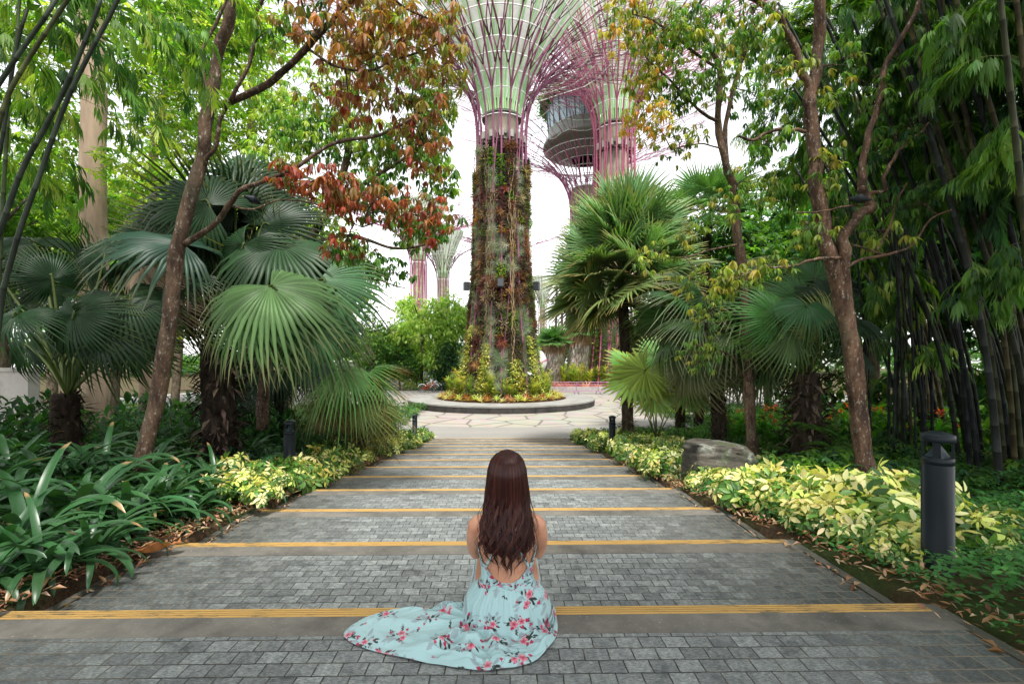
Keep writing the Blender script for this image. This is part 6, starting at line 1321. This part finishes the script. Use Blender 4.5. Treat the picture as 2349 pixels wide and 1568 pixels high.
# planter wall, barriers and bushes behind them
M_w2 = concrete_mat('pale_stone', (.36, .34, .31), (.42, .40, .36), (.22, .21, .19), 1, speck=False)
mb = MB(); p0, p1 = on_plaza(1215, 46), on_plaza(1590, 46); box(mb, (p0[0], p0[1], PZ-.02), (p1[0], p1[1]+.5, PZ+.6), W0); tag(mb.build('planter_wall', M_w2, None, False), 'long low pale stone wall of the bed behind the plum barriers', 'wall')
for i in range(7):
    p = on_plaza(1222+i*50, 44.5-.3*(i % 2)); t = thing('crowd_barrier', 'plum painted crowd barrier in the line in front of the low stone wall', 'barrier', p, 'plum barriers across the plaza'); w_ = 2.15; h = 1.15; c = np.array([.40, .20, .34])
    mb = MB(); tube(mb, [(0, 0, .25), (0, 0, h), (w_, 0, h), (w_, 0, .25), (0, 0, .25)], .035, c, 6); tube(mb, [(0, 0, h-.22), (w_, 0, h-.22)], .025, c, 5); mb.build('frame', M_steel, t)
    for q in range(1, 15): mb = MB(); tube(mb, [(w_*q/15, 0, .25), (w_*q/15, 0, h-.22)], .014, c, 4); mb.build('bar', M_steel, t)
    for q in (.2, w_-.2): mb = MB(); tube(mb, [(q, 0, .28), (q, -.35, .02), (q, .35, .02), (q, 0, .28)], .03, c, 5); mb.build('foot', M_steel, t)
small_plants('', 22, 'yellow_shrub', 'yellow green feathery shrub in the bed behind the plum barriers', 'shrub', 'yellow green shrubs behind the barriers', feather_t, M_leaf, [(.34, .38, .07), (.42, .38, .09), (.25, .34, .07)], 2.3, lambda i, r: (on_plaza(1230+i*14, 47.4+r.uniform(0, 1.5))+[0, 0, .4], r.uniform(0, 6), r.uniform(.6, 1.1)), 651)
small_plants('', 40, 'bromeliad', 'small red rosette plant in the bed above the low stone wall', 'bromeliad', 'red rosettes above the low stone wall', brom_t, M_leaf, [(.45, .12, .07), (.5, .25, .12), (.4, .08, .05)], .9, lambda i, r: (on_plaza(1225+i*7.6, 46.8)+[0, 0, .5], r.uniform(0, 6), r.uniform(.8, 1.25)), 652)
# white rounded object behind the tower
t = thing('round_sculpture', 'large smooth white rounded sculpture with a thin pink stripe beside the skirted palms', 'sculpture', on_plaza(1232, 47)); mb = MB(); u = np.linspace(0, pi, 24); lathe(mb, [(1.0*sin(q)*(1+.08*cos(q)), 3.2-1.2*cos(q)) for q in u], (.60, .585, .58), 40); mb.build('shell', M_memb, t)
mb = MB(); aa = np.linspace(-pi*.9, -.1, 20); tube(mb, [(1.02*cos(q), 1.02*sin(q), 2.9+.5*cos(q)) for q in aa], .05, (.6, .08, .2), 6); mb.build('stripe', M_paint, t); mb = MB(); lathe(mb, [(.3, 0), (.3, 2.4)], (.5, .5, .5), 16); mb.build('stand', M_paint, t)
# pavilion on the left
t = thing('pavilion', 'white walled pavilion with blue band and orange sloping roof edge behind the round bush', 'building', on_plaza(905, 62)); mb = MB(); box(mb, (-8, 0, 0), (5, 6, 3.1), (.72, .72, .70)); mb.build('wall', M_paint, t, False)
mb = MB(); box(mb, (-1.5, -.08, 1.9), (4.2, -.003, 3.0), (.03, .22, .50)); mb.build('sign_band', M_paint, t, False)
mb = MB(); box(mb, (-8.4, -1.2, 3.12), (5.4, 6, 3.5), (.65, .63, .60)); mb.build('roof', M_paint, t, False)
mb = MB()
for q, (c, w_) in enumerate((((.65, .55, .42), 1.0), ((.03, .03, .035), 1.0), ((.62, .14, .03), 1.3))):
    o_ = sum((1.0, 1.0, 1.3)[:q])*.62; V = np.array([[-5+o_*1.0, -1.0, 3.6-o_*.6], [-5+o_+w_*.62, -1.0, 3.6-(o_+w_*.62)*.6+.0], [-1.5+o_+w_*.62, -1.0, 7.2-(o_+w_*.62)*.6], [-1.5+o_, -1.0, 7.2-o_*.6]]); V2 = V+[0, .4, 0]; mb.add(np.concatenate([V, V2]), [np.array([[0, 1, 2, 3], [7, 6, 5, 4], [0, 4, 5, 1], [1, 5, 6, 2], [2, 6, 7, 3], [3, 7, 4, 0]])], c)
mb.build('canopy_edge', M_paint, t, False)
for i, (x, D, a, h) in enumerate([(0, 15, 3.0, 2.4)]):
    p = G(x, D); t = thing('garden_wall', 'pale concrete wall glimpsed low on the far left behind the lilies', 'wall', p); mb = MB(); box(mb, (-a, 0, -.3), (.9, .4, h), W0); mb.build('panel', M_w2, t, False); mb = MB(); box(mb, (-a-.05, -.05, h+.002), (.95, .45, h+.12), W0*1.0); mb.build('coping', M_w2, t, False)
t = thing('bench', 'low pale stone bench at the plaza edge beyond the ferny palm', 'bench', on_plaza(1612, 24)); mb = MB(); box(mb, (-1.3, -.3, .34), (1.3, .3, .46), W0); mb.build('seat', M_seat, t, False)
for s in (-1, 1): mb = MB(); box(mb, (s*.9-.15, -.25, 0), (s*.9+.15, .25, .338), W0); mb.build('leg', M_wall, t, False)
# red bicycle
def bicycle():
    t = thing('bicycle', 'red step through bicycle with white mudguards parked by the dark bush', 'bicycle', on_plaza(983, 46.5), rz=.1); k = 1.18; Rw = .34*k; RD = (.55, .02, .03)
    for x in (-.55*k, .55*k):
        w_ = MB(); aa = np.linspace(0, 2*pi, 33); tube(w_, [(x+Rw*cos(q), 0, Rw+Rw*sin(q)) for q in aa], .022, (.02, .02, .02), 6, False); wo = w_.build('wheel', M_paint, t)
        s = MB()
        for q in range(14): tube(s, [(x, 0, Rw), (x+Rw*cos(q*.449), 0, Rw+Rw*sin(q*.449))], .004, (.5, .5, .5), 3)
        s.build('spokes', M_paint, wo); g = MB(); aa = np.linspace(.15*pi, .95*pi, 16); tube(g, [(x+(Rw+.05)*cos(q), 0, Rw+(Rw+.05)*sin(q)) for q in aa], .03, (.8, .8, .8), 6); g.build('mudguard', M_paint, t)
    A, B, S_, Hh, Hd = (-.55*k, 0, Rw), (-.05*k, 0, .30*k), (-.2*k, 0, .85*k), (.55*k, 0, Rw), (.36*k, 0, .92*k); f = MB()
    for a, b in ((A, B), (B, S_), (A, (-.15*k, 0, .6*k)), (B, (.40*k, 0, .72*k)), ((-.13*k, 0, .5*k), (.38*k, 0, .82*k)), (Hd, Hh)): tube(f, [a, b], .026, RD, 8)
    f.build('frame', M_paint, t); f = MB(); tube(f, [(.36*k, 0, .92*k), (.33*k, 0, 1.05*k)], .018, (.6, .6, .6), 6); tube(f, [(.15*k, -.28, 1.08*k), (.33*k, -.2, 1.06*k), (.33*k, .2, 1.06*k), (.15*k, .28, 1.08*k)], .016, (.5, .5, .5), 6); f.build('handlebar', M_paint, t)
    f = MB(); tube(f, [(-.34*k, 0, .9*k), (-.2*k, 0, .91*k), (-.06*k, 0, .89*k)], [.09, .07, .03], (.02, .02, .02), 10); f.build('saddle', M_paint, t); f = MB(); box(f, (.42*k, -.14, .78*k), (.66*k, .14, .98*k), (.35, .35, .36)); f.build('basket', M_paint, t); f = MB(); lathe(f, [(.09, -.01), (.09, .01)], (.1, .1, .1), 16, B); tube(f, [B, (B[0]+.12, -.08, B[2]-.12)], .012, (.1, .1, .1), 5); f.build('crank', M_paint, t)
bicycle()

# ------------------------------------------------------------------ tall unseen trees round the near steps, side ones added to darken the edges
r = np.random.default_rng(700)
for i, (x, y, h, cr) in enumerate([(-5.5, -3.5, 11, 4.6), (4.8, -4.5, 11, 4.6), (0.5, -8, 12, 5), (9.5, 1, 12, 4.6), (-8.5, 2.5, 12, 4.4), (-11, 7, 13, 4.5)]):
    t = bg_tree('shade_tree', 'tall unseen shade tree round the near steps', 1174, 5, h, cr, GREEN+DEEP, 701+i, 'unseen shade trees round the near steps', n=1700, size=.085, temps=whorls_lo, tz=.7, flat=.5)
    t.location = (x, y, gz(y))
